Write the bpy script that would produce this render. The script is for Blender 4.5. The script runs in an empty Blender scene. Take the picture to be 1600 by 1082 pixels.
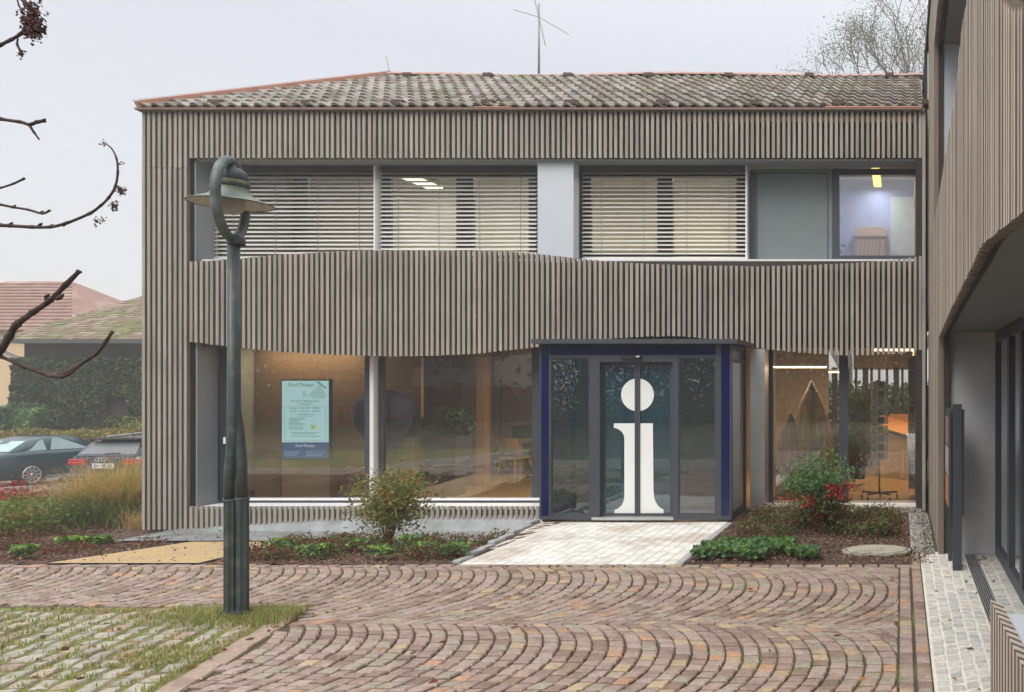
import bpy, math, random
import numpy as np
from mathutils import Vector, Matrix
R = math.radians
random.seed(7); rng = np.random.default_rng(7)
sc = bpy.context.scene
COL = sc.collection

# ------------------------------------------------------------------ camera, sky, sun, exposure
F = 1230.0; PX, PY, EYE = 1409.0, 602.0, 1.85       # focal length, principal point (photo pixels), eye height
cam = bpy.data.cameras.new('camera'); cam_o = bpy.data.objects.new('camera', cam); COL.objects.link(cam_o)
cam_o.location = (0, 0, EYE); cam_o.rotation_euler = (R(90), 0, 0)
cam.sensor_width = 36; cam.sensor_fit = 'HORIZONTAL'; cam.lens = F / 1600 * 36
cam.shift_x = -(PX - 800) / 1600; cam.shift_y = (PY - 541) / 1600
cam.clip_start = 0.05; cam.clip_end = 2000
sc.camera = cam_o

SUN_EL, SUN_AZ = R(52), R(200)
world = bpy.data.worlds.new('World'); sc.world = world; world.use_nodes = True
wn = world.node_tree.nodes; wl = world.node_tree.links; wn.clear()
sky = wn.new('ShaderNodeTexSky'); sky.sky_type = 'NISHITA'; sky.sun_disc = False
sky.sun_elevation = SUN_EL; sky.sun_rotation = SUN_AZ; sky.air_density = 1.0; sky.dust_density = 4.0
bgs = wn.new('ShaderNodeBackground'); bgs.inputs[1].default_value = 0.05; sky.altitude = 0
wl.new(sky.outputs[0], bgs.inputs[0])
bgo = wn.new('ShaderNodeBackground'); bgo.inputs[0].default_value = (1.0, 0.98, 0.975, 1); bgo.inputs[1].default_value = 0.62
# overcast cloud layer: a little brighter overhead than at the horizon, as a fog deck is
tc = wn.new('ShaderNodeTexCoord'); sx = wn.new('ShaderNodeSeparateXYZ'); mr = wn.new('ShaderNodeMapRange')
wl.new(tc.outputs['Generated'], sx.inputs[0]); wl.new(sx.outputs[2], mr.inputs[0])
mr.inputs[1].default_value = 0.35; mr.inputs[2].default_value = 1.0; mr.inputs[3].default_value = 0.47; mr.inputs[4].default_value = 1.15
wl.new(mr.outputs[0], bgo.inputs[1])
add = wn.new('ShaderNodeAddShader'); wo = wn.new('ShaderNodeOutputWorld')
wl.new(bgs.outputs[0], add.inputs[0]); wl.new(bgo.outputs[0], add.inputs[1]); wl.new(add.outputs[0], wo.inputs[0])

sun = bpy.data.lights.new('sun', 'SUN'); sun.energy = 1.5; sun.angle = R(35); sun.color = (1, 0.96, 0.9)
sun_o = bpy.data.objects.new('sun', sun); COL.objects.link(sun_o)
sd = Vector((math.sin(SUN_AZ) * math.cos(SUN_EL), math.cos(SUN_AZ) * math.cos(SUN_EL), math.sin(SUN_EL)))
sun_o.rotation_euler = sd.to_track_quat('Z', 'Y').to_euler()
vs = sc.view_settings; vs.view_transform = 'Standard'; vs.look = 'None'; vs.exposure = 0.45; vs.gamma = 1.0; vs.use_curve_mapping = False
sc.render.engine = 'CYCLES'
cy = sc.cycles; cy.use_denoising = True; cy.max_bounces = 8; cy.diffuse_bounces = 3; cy.glossy_bounces = 3
cy.transparent_max_bounces = 16; cy.transmission_bounces = 4; cy.volume_bounces = 1; cy.caustics_reflective = False; cy.caustics_refractive = False
cy.sample_clamp_indirect = 4.0

# ------------------------------------------------------------------ helpers
def X(px, Y): return (px - PX) * Y / F
def Z(py, Y): return EYE - (py - PY) * Y / F
def P(px, py, Y): return (X(px, Y), Y, Z(py, Y))

def mat(name, col, rough=0.7, vary=0.15, scale=6.0, bump=0.0, bscale=40.0, metal=0.0, rnd=0.0, stretch=(1, 1, 1), col2=None, c2s=1.5, c2lo=0.5, c2hi=0.62, spec=0.5, detail=6, coat=0.0):
    m = bpy.data.materials.new(name); m.use_nodes = True
    n = m.node_tree.nodes; l = m.node_tree.links; b = n['Principled BSDF']
    b.inputs['Roughness'].default_value = rough; b.inputs['Metallic'].default_value = metal
    b.inputs['Specular IOR Level'].default_value = spec; b.inputs['Coat Weight'].default_value = coat
    g = n.new('ShaderNodeNewGeometry'); mp = n.new('ShaderNodeMapping'); mp.inputs['Scale'].default_value = stretch
    l.new(g.outputs['Position'], mp.inputs[0])
    t = n.new('ShaderNodeTexNoise'); t.inputs['Scale'].default_value = scale; t.inputs['Detail'].default_value = detail; t.inputs['Roughness'].default_value = 0.65
    l.new(mp.outputs[0], t.inputs[0])
    r = n.new('ShaderNodeMapRange'); r.inputs[1].default_value = 0.25; r.inputs[2].default_value = 0.75
    r.inputs[3].default_value = 1 - vary; r.inputs[4].default_value = 1 + vary
    l.new(t.outputs[0], r.inputs[0])
    val = r.outputs[0]
    if rnd:
        oi = n.new('ShaderNodeObjectInfo'); r2 = n.new('ShaderNodeMapRange')
        r2.inputs[3].default_value = 1 - rnd; r2.inputs[4].default_value = 1 + rnd
        l.new(oi.outputs['Random'], r2.inputs[0])
        mu = n.new('ShaderNodeMath'); mu.operation = 'MULTIPLY'; l.new(val, mu.inputs[0]); l.new(r2.outputs[0], mu.inputs[1]); val = mu.outputs[0]
    base = n.new('ShaderNodeRGB'); base.outputs[0].default_value = (*col, 1); bc = base.outputs[0]
    if col2:
        t2 = n.new('ShaderNodeTexNoise'); t2.inputs['Scale'].default_value = c2s; t2.inputs['Detail'].default_value = 5
        l.new(g.outputs['Position'], t2.inputs[0])
        r3 = n.new('ShaderNodeMapRange'); r3.inputs[1].default_value = c2lo; r3.inputs[2].default_value = c2hi
        l.new(t2.outputs[0], r3.inputs[0])
        mx = n.new('ShaderNodeMix'); mx.data_type = 'RGBA'; l.new(r3.outputs[0], mx.inputs[0]); l.new(bc, mx.inputs[6]); mx.inputs[7].default_value = (*col2, 1); bc = mx.outputs[2]
    vm = n.new('ShaderNodeVectorMath'); vm.operation = 'SCALE'; l.new(bc, vm.inputs[0]); l.new(val, vm.inputs['Scale'])
    l.new(vm.outputs[0], b.inputs['Base Color'])
    if bump:
        t4 = n.new('ShaderNodeTexNoise'); t4.inputs['Scale'].default_value = bscale; t4.inputs['Detail'].default_value = 5
        l.new(mp.outputs[0], t4.inputs[0])
        bp = n.new('ShaderNodeBump'); bp.inputs['Strength'].default_value = bump; bp.inputs['Distance'].default_value = 0.01
        l.new(t4.outputs[0], bp.inputs['Height']); l.new(bp.outputs[0], b.inputs['Normal'])
    return m

def leafmat(name, col, vary=0.35, trans=0.25):
    m = mat(name, col, rough=0.6, vary=vary, scale=9.0, spec=0.3)
    n = m.node_tree.nodes; l = m.node_tree.links; b = n['Principled BSDF']
    t = n.new('ShaderNodeBsdfTranslucent'); t.inputs[0].default_value = (*[min(1, c * 1.3) for c in col], 1)
    mx = n.new('ShaderNodeMixShader'); mx.inputs[0].default_value = trans
    out = n['Material Output']
    l.new(b.outputs[0], mx.inputs[1]); l.new(t.outputs[0], mx.inputs[2]); l.new(mx.outputs[0], out.inputs[0])
    return m

def glassmat(name, tint, refl=0.1, fres=1.5, rough=0.0, film=None, ff=0.3):
    m = bpy.data.materials.new(name); m.use_nodes = True
    n = m.node_tree.nodes; l = m.node_tree.links; n.clear()
    tr = n.new('ShaderNodeBsdfTransparent'); tr.inputs[0].default_value = (*tint, 1)
    gl = n.new('ShaderNodeBsdfGlossy'); gl.inputs['Roughness'].default_value = rough; gl.inputs[0].default_value = (0.95, 0.97, 1, 1)
    fr = n.new('ShaderNodeFresnel'); fr.inputs[0].default_value = 1.5
    ma = n.new('ShaderNodeMath'); ma.operation = 'MULTIPLY_ADD'; ma.inputs[1].default_value = fres; ma.inputs[2].default_value = refl; ma.use_clamp = True
    l.new(fr.outputs[0], ma.inputs[0])
    # float glass is never perfectly flat
    g = n.new('ShaderNodeNewGeometry'); t = n.new('ShaderNodeTexNoise'); t.inputs['Scale'].default_value = 0.9; l.new(g.outputs['Position'], t.inputs[0])
    bp = n.new('ShaderNodeBump'); bp.inputs['Strength'].default_value = 0.04; bp.inputs['Distance'].default_value = 0.05
    l.new(t.outputs[0], bp.inputs['Height']); l.new(bp.outputs[0], gl.inputs['Normal'])
    mx = n.new('ShaderNodeMixShader'); o = n.new('ShaderNodeOutputMaterial'); body = tr.outputs[0]
    if film:   # a coloured film stuck on the pane
        df = n.new('ShaderNodeBsdfDiffuse'); df.inputs[0].default_value = (*film, 1); m2 = n.new('ShaderNodeMixShader'); m2.inputs[0].default_value = ff
        l.new(tr.outputs[0], m2.inputs[1]); l.new(df.outputs[0], m2.inputs[2]); body = m2.outputs[0]
    l.new(ma.outputs[0], mx.inputs[0]); l.new(body, mx.inputs[1]); l.new(gl.outputs[0], mx.inputs[2]); l.new(mx.outputs[0], o.inputs[0])
    return m

def emit(name, col, s):
    m = bpy.data.materials.new(name); m.use_nodes = True
    b = m.node_tree.nodes['Principled BSDF']; b.inputs['Base Color'].default_value = (*[c * 0.3 for c in col], 1)
    b.inputs['Emission Color'].default_value = (*col, 1); b.inputs['Emission Strength'].default_value = s
    return m

class MB:
    def __init__(s): s.v = []; s.f = []; s.mi = []; s.smooth = []
    def add(s, vs_, fs, mi=0, sm=False):
        o = len(s.v); s.v += [tuple(v) for v in vs_]
        for f in fs: s.f.append(tuple(i + o for i in f)); s.mi.append(mi); s.smooth.append(sm)
        return s
    def box(s, x0, x1, y0, y1, z0, z1, mi=0):
        return s.add([(x0, y0, z0), (x1, y0, z0), (x1, y1, z0), (x0, y1, z0), (x0, y0, z1), (x1, y0, z1), (x1, y1, z1), (x0, y1, z1)],
              [(0, 3, 2, 1), (4, 5, 6, 7), (0, 1, 5, 4), (1, 2, 6, 5), (2, 3, 7, 6), (3, 0, 4, 7)], mi)
    def bbox(s, x0, x1, y0, y1, z0, z1, c=0.005, mi=0):
        """box whose eight upright/edge corners are chamfered (rounded plan, bevelled top)"""
        c = min(c, (x1 - x0) / 3, (y1 - y0) / 3)
        def ring(i, z): return [(x0 + c + i, y0 + i, z), (x1 - c - i, y0 + i, z), (x1 - i, y0 + c + i, z), (x1 - i, y1 - c - i, z), (x1 - c - i, y1 - i, z), (x0 + c + i, y1 - i, z), (x0 + i, y1 - c - i, z), (x0 + i, y0 + c + i, z)]
        vv = ring(0, z0) + ring(0, z1 - c) + ring(c * 0.7, z1)
        fs = [tuple(range(7, -1, -1)), tuple(range(16, 24))]
        for k in (0, 8):
            for i in range(8): fs.append((k + i, k + (i + 1) % 8, k + 8 + (i + 1) % 8, k + 8 + i))
        return s.add(vv, fs, mi)
    def quad(s, a, b, c, d, mi=0): return s.add([a, b, c, d], [(0, 1, 2, 3)], mi)
    def beam(s, a, b, w, h, mi=0, up=(0, 0, 1)):
        a = Vector(a); b = Vector(b); d = (b - a).normalized(); u = Vector(up)
        sdv = d.cross(u)
        if sdv.length < 1e-4: sdv = d.cross(Vector((0, 1, 0)))
        sdv.normalize(); u = sdv.cross(d)
        vv = []
        for p in (a, b):
            for (i, j) in ((-1, -1), (1, -1), (1, 1), (-1, 1)): vv.append(p + sdv * (i * w / 2) + u * (j * h / 2))
        return s.add(vv, [(0, 3, 2, 1), (4, 5, 6, 7), (0, 1, 5, 4), (1, 2, 6, 5), (2, 3, 7, 6), (3, 0, 4, 7)], mi)
    def tube(s, pts, rad, n=8, mi=0, cap=True, closed=False):
        pts = [Vector(p) for p in pts]; m = len(pts)
        if not isinstance(rad, (list, tuple)): rad = [rad] * m
        prev = None; vv = []
        for i, p in enumerate(pts):
            if closed: d = pts[(i + 1) % m] - pts[i - 1]
            else: d = pts[min(i + 1, m - 1)] - pts[max(i - 1, 0)]
            d.normalize()
            if prev is None:
                a = Vector((0, 0, 1)) if abs(d.z) < 0.9 else Vector((1, 0, 0))
                u = d.cross(a).normalized()
            else:
                u = prev - d * prev.dot(d)
                if u.length < 1e-5: u = d.orthogonal()
                u.normalize()
            prev = u; w = d.cross(u)
            for k in range(n):
                t = 2 * math.pi * k / n; vv.append(p + (u * math.cos(t) + w * math.sin(t)) * rad[i])
        fs = []
        for i in range(m if closed else m - 1):
            j = (i + 1) % m
            for k in range(n): fs.append((i * n + k, i * n + (k + 1) % n, j * n + (k + 1) % n, j * n + k))
        if cap and not closed: fs += [tuple(range(n - 1, -1, -1)), tuple((m - 1) * n + k for k in range(n))]
        return s.add(vv, fs, mi, n > 5)
    def lathe(s, c, prof, n=24, mi=0):
        """prof = [(r, z)...] bottom to top"""
        vv = [(c[0] + r * math.cos(2 * math.pi * k / n), c[1] + r * math.sin(2 * math.pi * k / n), c[2] + z) for r, z in prof for k in range(n)]
        fs = [(i * n + k, i * n + (k + 1) % n, (i + 1) * n + (k + 1) % n, (i + 1) * n + k) for i in range(len(prof) - 1) for k in range(n)]
        return s.add(vv, fs, mi, True)
    def prism(s, poly, a, b, mi=0):
        """poly = list of 3D points, extruded from offset a to offset b (vectors)"""
        n = len(poly); a = Vector(a); b = Vector(b)
        vv = [Vector(p) + a for p in poly] + [Vector(p) + b for p in poly]
        fs = [tuple(range(n)), tuple(range(2 * n - 1, n - 1, -1))] + [(i, i + n, (i + 1) % n + n, (i + 1) % n) for i in range(n)]
        return s.add(vv, fs, mi)
    def mesh(s, name, mats, org=(0, 0, 0)):
        me = bpy.data.meshes.new(name)
        o = org; me.from_pydata([(v[0] - o[0], v[1] - o[1], v[2] - o[2]) for v in s.v], [], s.f)
        if not isinstance(mats, (list, tuple)): mats = [mats]
        for m in mats: me.materials.append(m)
        me.polygons.foreach_set('material_index', s.mi); me.polygons.foreach_set('use_smooth', s.smooth)
        me.update(); return me

def link(name, me, parent=None, loc=(0, 0, 0)):
    o = bpy.data.objects.new(name, me); COL.objects.link(o); o.location = loc
    if parent is not None: o.parent = parent
    return o
def tag(o, label, cat, group=None, kind=None):
    if label: o['label'] = label
    if cat: o['category'] = cat
    if group: o['group'] = group
    if kind: o['kind'] = kind
    return o
def thing(name, label, cat, org=(0, 0, 0), group=None):
    o = bpy.data.objects.new(name, None); COL.objects.link(o); o.location = org; o.empty_display_size = 0.2
    return tag(o, label, cat, group)
def part(root, name, mb, mats, parent=None, kind=None):
    """mesh in world coordinates -> child of root (or of one of its parts, which all sit at the root's origin)"""
    o = link(name, mb.mesh(name, mats, root.location), parent or root)
    if kind: o['kind'] = kind
    return o
def solo(name, mb, mats, label, cat, org=(0, 0, 0), group=None, kind=None):
    o = link(name, mb.mesh(name, mats, org), None, org); return tag(o, label, cat, group, kind)
def struct(name, mb, mats):
    o = link(name, mb.mesh(name, mats)); o['kind'] = 'structure'; return o
def textmesh(txt, size, ex=0.001, align='CENTER', sx_=1.0):
    cu = bpy.data.curves.new('text', 'FONT'); cu.body = txt; cu.size = size; cu.extrude = ex; cu.align_x = align; cu.align_y = 'CENTER'; cu.resolution_u = 2
    ob = bpy.data.objects.new('text', cu); COL.objects.link(ob)
    dg = bpy.context.evaluated_depsgraph_get(); me = bpy.data.meshes.new_from_object(ob.evaluated_get(dg))
    bpy.data.objects.remove(ob); bpy.data.curves.remove(cu)
    # lying in XY -> stand up facing -Y
    me.transform(Matrix.Rotation(R(90), 4, 'X') @ Matrix.Diagonal((sx_, 1, 1, 1)))
    return me

def leaves_mesh(name, pts, size, mats, weights=None, flat=0.0, aspect=0.55, seed=1, up=None, region=None):
    """thousands of small leaf blades as one mesh: pts (N,3), size scalar or (N,)"""
    g = np.random.default_rng(seed); N = len(pts); size = np.broadcast_to(size, (N,)) * g.uniform(0.6, 1.3, N)
    d = g.normal(size=(N, 3)); d[:, 2] *= (1 - flat)
    if up is not None: d = d * 0.5 + np.array(up)
    d /= np.linalg.norm(d, axis=1)[:, None]
    e = g.normal(size=(N, 3)); e[:, 2] *= (1 - flat); e -= d * (e * d).sum(1)[:, None]; e /= np.linalg.norm(e, axis=1)[:, None] + 1e-9
    nrm = np.cross(d, e)
    s = size[:, None]
    p = np.asarray(pts)
    v = np.stack([p - d * s * 0.5, p + e * s * aspect * 0.5 + nrm * s * 0.08, p + d * s * 0.5, p - e * s * aspect * 0.5 + nrm * s * 0.08], 1).reshape(-1, 3)
    me = bpy.data.meshes.new(name)
    me.vertices.add(4 * N); me.vertices.foreach_set('co', v.astype(np.float32).ravel())
    me.loops.add(4 * N); me.loops.foreach_set('vertex_index', np.arange(4 * N, dtype=np.int32))
    me.polygons.add(N); me.polygons.foreach_set('loop_start', np.arange(0, 4 * N, 4, dtype=np.int32))
    for m in mats: me.materials.append(m)
    if region is not None: mi = region
    else:
        w = np.array(weights if weights is not None else [1] * len(mats), float); w /= w.sum(); mi = g.choice(len(mats), N, p=w)
    me.polygons.foreach_set('material_index', np.asarray(mi, dtype=np.int32))
    me.update(calc_edges=True); return me

def blades_mesh(name, roots, height, mats, weights=None, width=0.006, lean=0.35, seed=1, nseg=2):
    """grass blades: bent tapering strips"""
    g = np.random.default_rng(seed); N = len(roots); r = np.asarray(roots, float)
    h = np.broadcast_to(height, (N,)) * g.uniform(0.55, 1.15, N); a = g.uniform(0, 2 * np.pi, N); ln = g.uniform(0.1, 1, N) * lean
    dx = np.cos(a); dy = np.sin(a); wd = np.broadcast_to(width, (N,))
    px_ = -dy; py_ = dx; rows = []
    for k in range(nseg + 1):
        t = k / nseg; bend = ln * t * t
        c = r + np.stack([dx * h * bend, dy * h * bend, h * (t - 0.35 * ln * t * t)], 1)
        w = (wd * (1 - t * 0.85) / 2)[:, None] * np.stack([px_, py_, np.zeros(N)], 1)
        rows += [c - w, c + w]
    v = np.stack(rows, 1).reshape(-1, 3); nv = 2 * (nseg + 1)
    base = (np.arange(N) * nv)[:, None]; idx = []
    for k in range(nseg): idx.append(base + np.array([2 * k, 2 * k + 1, 2 * k + 3, 2 * k + 2])[None])
    idx = np.stack(idx, 1).reshape(-1)
    M = N * nseg; me = bpy.data.meshes.new(name)
    me.vertices.add(len(v)); me.vertices.foreach_set('co', v.astype(np.float32).ravel())
    me.loops.add(4 * M); me.loops.foreach_set('vertex_index', idx.astype(np.int32))
    me.polygons.add(M); me.polygons.foreach_set('loop_start', np.arange(0, 4 * M, 4, dtype=np.int32))
    for m in mats: me.materials.append(m)
    w = np.array(weights if weights is not None else [1] * len(mats), float); w /= w.sum()
    me.polygons.foreach_set('material_index', np.repeat(g.choice(len(mats), N, p=w), nseg).astype(np.int32))
    me.update(calc_edges=True); return me

def interp(x, pts):
    xs = [p[0] for p in pts]; ys = [p[1] for p in pts]
    return float(np.interp(x, xs, ys))
def smooth_interp(x, pts):
    """Catmull-Rom through points sorted by x"""
    n = len(pts)
    if x <= pts[0][0]: return pts[0][1]
    if x >= pts[-1][0]: return pts[-1][1]
    for i in range(n - 1):
        if x <= pts[i + 1][0]: break
    x0, y0 = pts[i]; x1, y1 = pts[i + 1]; t = (x - x0) / (x1 - x0)
    m0 = (y1 - pts[i - 1][1]) / (x1 - pts[i - 1][0]) if i > 0 else (y1 - y0) / (x1 - x0)
    m1 = (pts[i + 2][1] - y0) / (pts[i + 2][0] - x0) if i + 2 < n else (y1 - y0) / (x1 - x0)
    h = x1 - x0
    return (2 * t ** 3 - 3 * t ** 2 + 1) * y0 + (t ** 3 - 2 * t ** 2 + t) * h * m0 + (-2 * t ** 3 + 3 * t ** 2) * y1 + (t ** 3 - t ** 2) * h * m1

def zg(x, y):
    """ground level: plaza flat at 0, falling away on the left behind the plaza edge"""
    if y <= 8.13: return 0.0
    a = -0.0977 * (min(y, 11.4) - 8.13)
    if y > 11.4: a -= 0.06 * (min(y, 28) - 11.4)
    t = min(1, max(0, (-4.85 - x) / 0.15)) if y < 11.7 else min(1, max(0, (-8 - x) / 3))
    return a * t
# ------------------------------------------------------------------ materials
M = {}
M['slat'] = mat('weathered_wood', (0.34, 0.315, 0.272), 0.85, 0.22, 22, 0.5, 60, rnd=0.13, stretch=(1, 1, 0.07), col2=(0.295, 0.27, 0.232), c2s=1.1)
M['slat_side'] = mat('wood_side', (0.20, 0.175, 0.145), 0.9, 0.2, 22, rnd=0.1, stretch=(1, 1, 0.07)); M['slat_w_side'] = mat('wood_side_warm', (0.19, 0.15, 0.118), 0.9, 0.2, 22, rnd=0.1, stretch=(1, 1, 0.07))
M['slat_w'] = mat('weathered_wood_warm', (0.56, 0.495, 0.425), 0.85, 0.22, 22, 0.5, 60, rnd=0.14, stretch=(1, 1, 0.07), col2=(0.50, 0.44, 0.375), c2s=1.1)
M['dark'] = mat('black_membrane', (0.03, 0.03, 0.03), 0.9)
M['backing'] = mat('slat_backing', (0.05, 0.043, 0.038), 0.9)
M['grey'] = mat('grey_metal', (0.24, 0.26, 0.28), 0.5, 0.06, 2)
M['anth'] = mat('anthracite_metal', (0.045, 0.054, 0.068), 0.45, 0.08, 3)
M['frame'] = mat('frame_metal', (0.05, 0.058, 0.072), 0.5, 0.07, 3)
M['lgrey'] = mat('light_grey_panel', (0.55, 0.60, 0.66), 0.55, 0.05, 1.5)
M['white'] = mat('white_metal', (0.75, 0.77, 0.79), 0.45, 0.06, 3)
M['wall'] = mat('grey_render', (0.60, 0.62, 0.64), 0.85, 0.07, 2.5, 0.15, 150)
M['green'] = mat('sage_panel', (0.16, 0.205, 0.21), 0.55, 0.07, 2)
M['steel'] = mat('galvanised_steel', (0.55, 0.57, 0.58), 0.35, 0.12, 4, metal=0.7)
M['copper'] = mat('copper_flashing', (0.52, 0.25, 0.17), 0.5, 0.2, 5, metal=0.15)
M['tile'] = [mat('roof_tile_brown', (0.165, 0.138, 0.118), 0.8, 0.35, 9, 0.4, 60, rnd=0.25, col2=(0.17, 0.17, 0.115), c2s=2.2),
             mat('roof_tile_grey', (0.215, 0.195, 0.172), 0.75, 0.35, 9, 0.4, 60, rnd=0.2, col2=(0.18, 0.18, 0.12), c2s=2.2),
             mat('roof_tile_pale', (0.28, 0.255, 0.23), 0.7, 0.3, 9, 0.4, 60, rnd=0.2, col2=(0.21, 0.21, 0.14), c2s=2.2)]
M['ridge'] = mat('ridge_tile', (0.45, 0.29, 0.24), 0.8, 0.2, 5)
M['blue'] = mat('blue_glass_panel', (0.003, 0.008, 0.072), 0.12, 0.05, 2, spec=0.35)
M['lampg'] = mat('dark_green_paint', (0.042, 0.062, 0.062), 0.42, 0.35, 12, 0.35, 60, col2=(0.085, 0.10, 0.085), c2s=9, c2lo=0.52, c2hi=0.66)
M['lampl'] = mat('faded_green_paint', (0.17, 0.215, 0.20), 0.55, 0.3, 20, 0.2, 60, col2=(0.20, 0.24, 0.10), c2s=14)
M['enamel'] = mat('old_enamel', (0.60, 0.55, 0.46), 0.5, 0.2, 15, col2=(0.25, 0.18, 0.1), c2s=18, c2lo=0.6, c2hi=0.7)
M['globe'] = mat('milky_globe', (0.45, 0.40, 0.36), 0.3, 0.2, 14)
M['glass'] = glassmat('window_glass', (0.94, 0.95, 0.93), 0.21, 1.5)
M['glass_up'] = glassmat('upper_window_glass', (0.88, 0.90, 0.90), 0.10, 1.4)
M['glass_door'] = glassmat('tinted_door_glass', (0.14, 0.27, 0.34), 0.10, 1.5, film=(0.02, 0.105, 0.155), ff=0.4)
M['glass_side'] = glassmat('tinted_side_glass', (0.20, 0.27, 0.32), 0.10, 1.8, film=(0.03, 0.07, 0.10), ff=0.25)
M['deco'] = mat('white_film', (0.80, 0.84, 0.82), 0.5, 0.03, 3)
M['stone'] = [mat('porphyry_' + nme, c, 0.62, 0.28, 26, 0.5, 90, rnd=0.08, col2=tuple(x * 0.8 for x in c), c2s=5) for nme, c in
              (('plum', (0.31, 0.225, 0.19)), ('mauve', (0.37, 0.285, 0.245)), ('tan', (0.43, 0.33, 0.21)), ('grey', (0.33, 0.29, 0.225)),
               ('rust', (0.44, 0.265, 0.165)), ('brown', (0.25, 0.175, 0.135)), ('rose', (0.36, 0.265, 0.21)))]
SW = [7, 7, 1.6, 3, 0.9, 3.5, 4]
M['joint'] = mat('sandy_joint', (0.085, 0.066, 0.05), 0.95, 0.4, 30, 0.6, 120, col2=(0.12, 0.16, 0.025), c2s=0.75, c2lo=0.53, c2hi=0.6)
M['granite'] = [mat('granite_' + nme, c, 0.75, 0.3, 30, 0.6, 80, col2=tuple(x * 0.75 for x in c), c2s=6) for nme, c in
                (('pale', (0.40, 0.38, 0.31)), ('grey', (0.33, 0.32, 0.265)), ('pink', (0.37, 0.28, 0.22)), ('beige', (0.40, 0.34, 0.26)))]
M['grassjoint'] = mat('mossy_soil', (0.15, 0.17, 0.04), 0.95, 0.4, 20, 0.8, 60, col2=(0.24, 0.18, 0.10), c2s=3.0)
M['paver'] = [mat('pale_paver', (0.66, 0.65, 0.60), 0.8, 0.12, 8, 0.3, 90, rnd=0.05, col2=(0.52, 0.46, 0.39), c2s=1.2),
              mat('white_paver', (0.75, 0.75, 0.71), 0.8, 0.12, 8, 0.3, 90, rnd=0.05, col2=(0.58, 0.53, 0.46), c2s=1.2)]
M['pjoint'] = mat('paver_joint', (0.42, 0.40, 0.36), 0.9)
M['kerb'] = mat('kerb_concrete', (0.36, 0.38, 0.38), 0.85, 0.2, 14, 0.4, 90)
M['sett'] = [mat('grey_sett', (0.52, 0.52, 0.48), 0.8, 0.25, 30, 0.5, 90, rnd=0.12), mat('grey_sett_warm', (0.58, 0.55, 0.49), 0.8, 0.25, 30, 0.5, 90, rnd=0.12), mat('grey_sett_blue', (0.46, 0.47, 0.45), 0.8, 0.25, 30, 0.5, 90, rnd=0.12)]
M['mortar'] = mat('white_mortar', (0.72, 0.70, 0.62), 0.9, 0.15, 12, 0.4, 120)
M['soil'] = mat('bark_soil', (0.085, 0.052, 0.04), 0.95, 0.5, 35, 1.0, 60, col2=(0.13, 0.085, 0.06), c2s=12)
M['yellow'] = mat('yellow_gravel', (0.52, 0.375, 0.20), 0.95, 0.35, 55, 0.9, 120, col2=(0.47, 0.35, 0.19), c2s=2)
M['concrete'] = mat('wet_concrete', (0.26, 0.29, 0.30), 0.5, 0.3, 5, 0.3, 60, col2=(0.19, 0.20, 0.195), c2s=1.6)
M['asphalt'] = mat('pale_asphalt', (0.19, 0.18, 0.165), 0.9, 0.2, 20, 0.4, 90, col2=(0.24, 0.21, 0.18), c2s=0.6)
M['ground'] = mat('ground_grass', (0.085, 0.10, 0.035), 0.95, 0.35, 3, 0.5, 20, col2=(0.13, 0.11, 0.05), c2s=0.4)

# ------------------------------------------------------------------ ground sheets
def sheet(name, x0, x1, y0, y1, nx, ny, dz, m, jit=0.0, keep=None):
    mb = MB(); g = random.Random(3)
    for j in range(ny + 1):
        for i in range(nx + 1):
            x = x0 + (x1 - x0) * i / nx; y = y0 + (y1 - y0) * j / ny
            mb.v.append((x, y, zg(x, y) + dz + g.uniform(-jit, jit)))
    for j in range(ny):
        for i in range(nx):
            cx_ = x0 + (x1 - x0) * (i + .5) / nx; cy_ = y0 + (y1 - y0) * (j + .5) / ny
            if keep and not keep(cx_, cy_): continue
            a = j * (nx + 1) + i; mb.f.append((a, a + 1, a + nx + 2, a + nx + 1)); mb.mi.append(0); mb.smooth.append(False)
    return struct(name, mb, m)
# far ground: near grid + wide skirt to the horizon
mb = MB()
gx = [-259, -200, -150, -80, -50] + [x * 0.5 - 36 for x in range(0, 73)] + [3, 8, 20, 60, 150, 259]
gy = [-259, -200, -80, -30, -10, 0, 4, 7] + [8.13 + k * 0.5 for k in range(0, 41)] + [30, 40, 60, 100, 200, 259]
for y in gy:
    for x in gx: mb.v.append((x, y, zg(x, y) - 0.08))
for j in range(len(gy) - 1):
    for i in range(len(gx) - 1):
        a = j * len(gx) + i; mb.f.append((a, a + 1, a + len(gx) + 1, a + len(gx))); mb.mi.append(0); mb.smooth.append(False)
struct('ground', mb, M['ground'])
BORDER = lambda y: -4.91 + (6.54 - y) * 0.311
# plaza bedding (the joints) and its stones
mb = MB(); mb.box(-20, 0.2, -14, 8.13, -0.07, -0.020); plaza = struct('plaza', mb, M['joint'])
def stone(mb, c, zt, mi, gap=0.006, ch=0.006, zb=-0.04, jz=0.002, g=random):
    cx_ = sum(p[0] for p in c) / len(c); cy_ = sum(p[1] for p in c) / len(c); n = len(c); vv = []
    tilt = [g.uniform(-jz, jz) for _ in c]
    def ring(ins, z, tl=0):
        out = []
        for k, p in enumerate(c):
            dx = cx_ - p[0]; dy = cy_ - p[1]; L = math.hypot(dx, dy) + 1e-9
            out.append((p[0] + dx / L * ins * 1.3, p[1] + dy / L * ins * 1.3, z + (tilt[k] if tl else 0)))
        return out
    vv = ring(gap, zb) + ring(gap, zt - ch) + ring(gap + ch * 1.1, zt, 1)
    fs = [tuple(range(2 * n, 3 * n))]
    for k in (0, n):
        for i in range(n): fs.append((k + i, k + (i + 1) % n, k + n + (i + 1) % n, k + n + i))
    return mb.add(vv, fs, mi)
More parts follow.
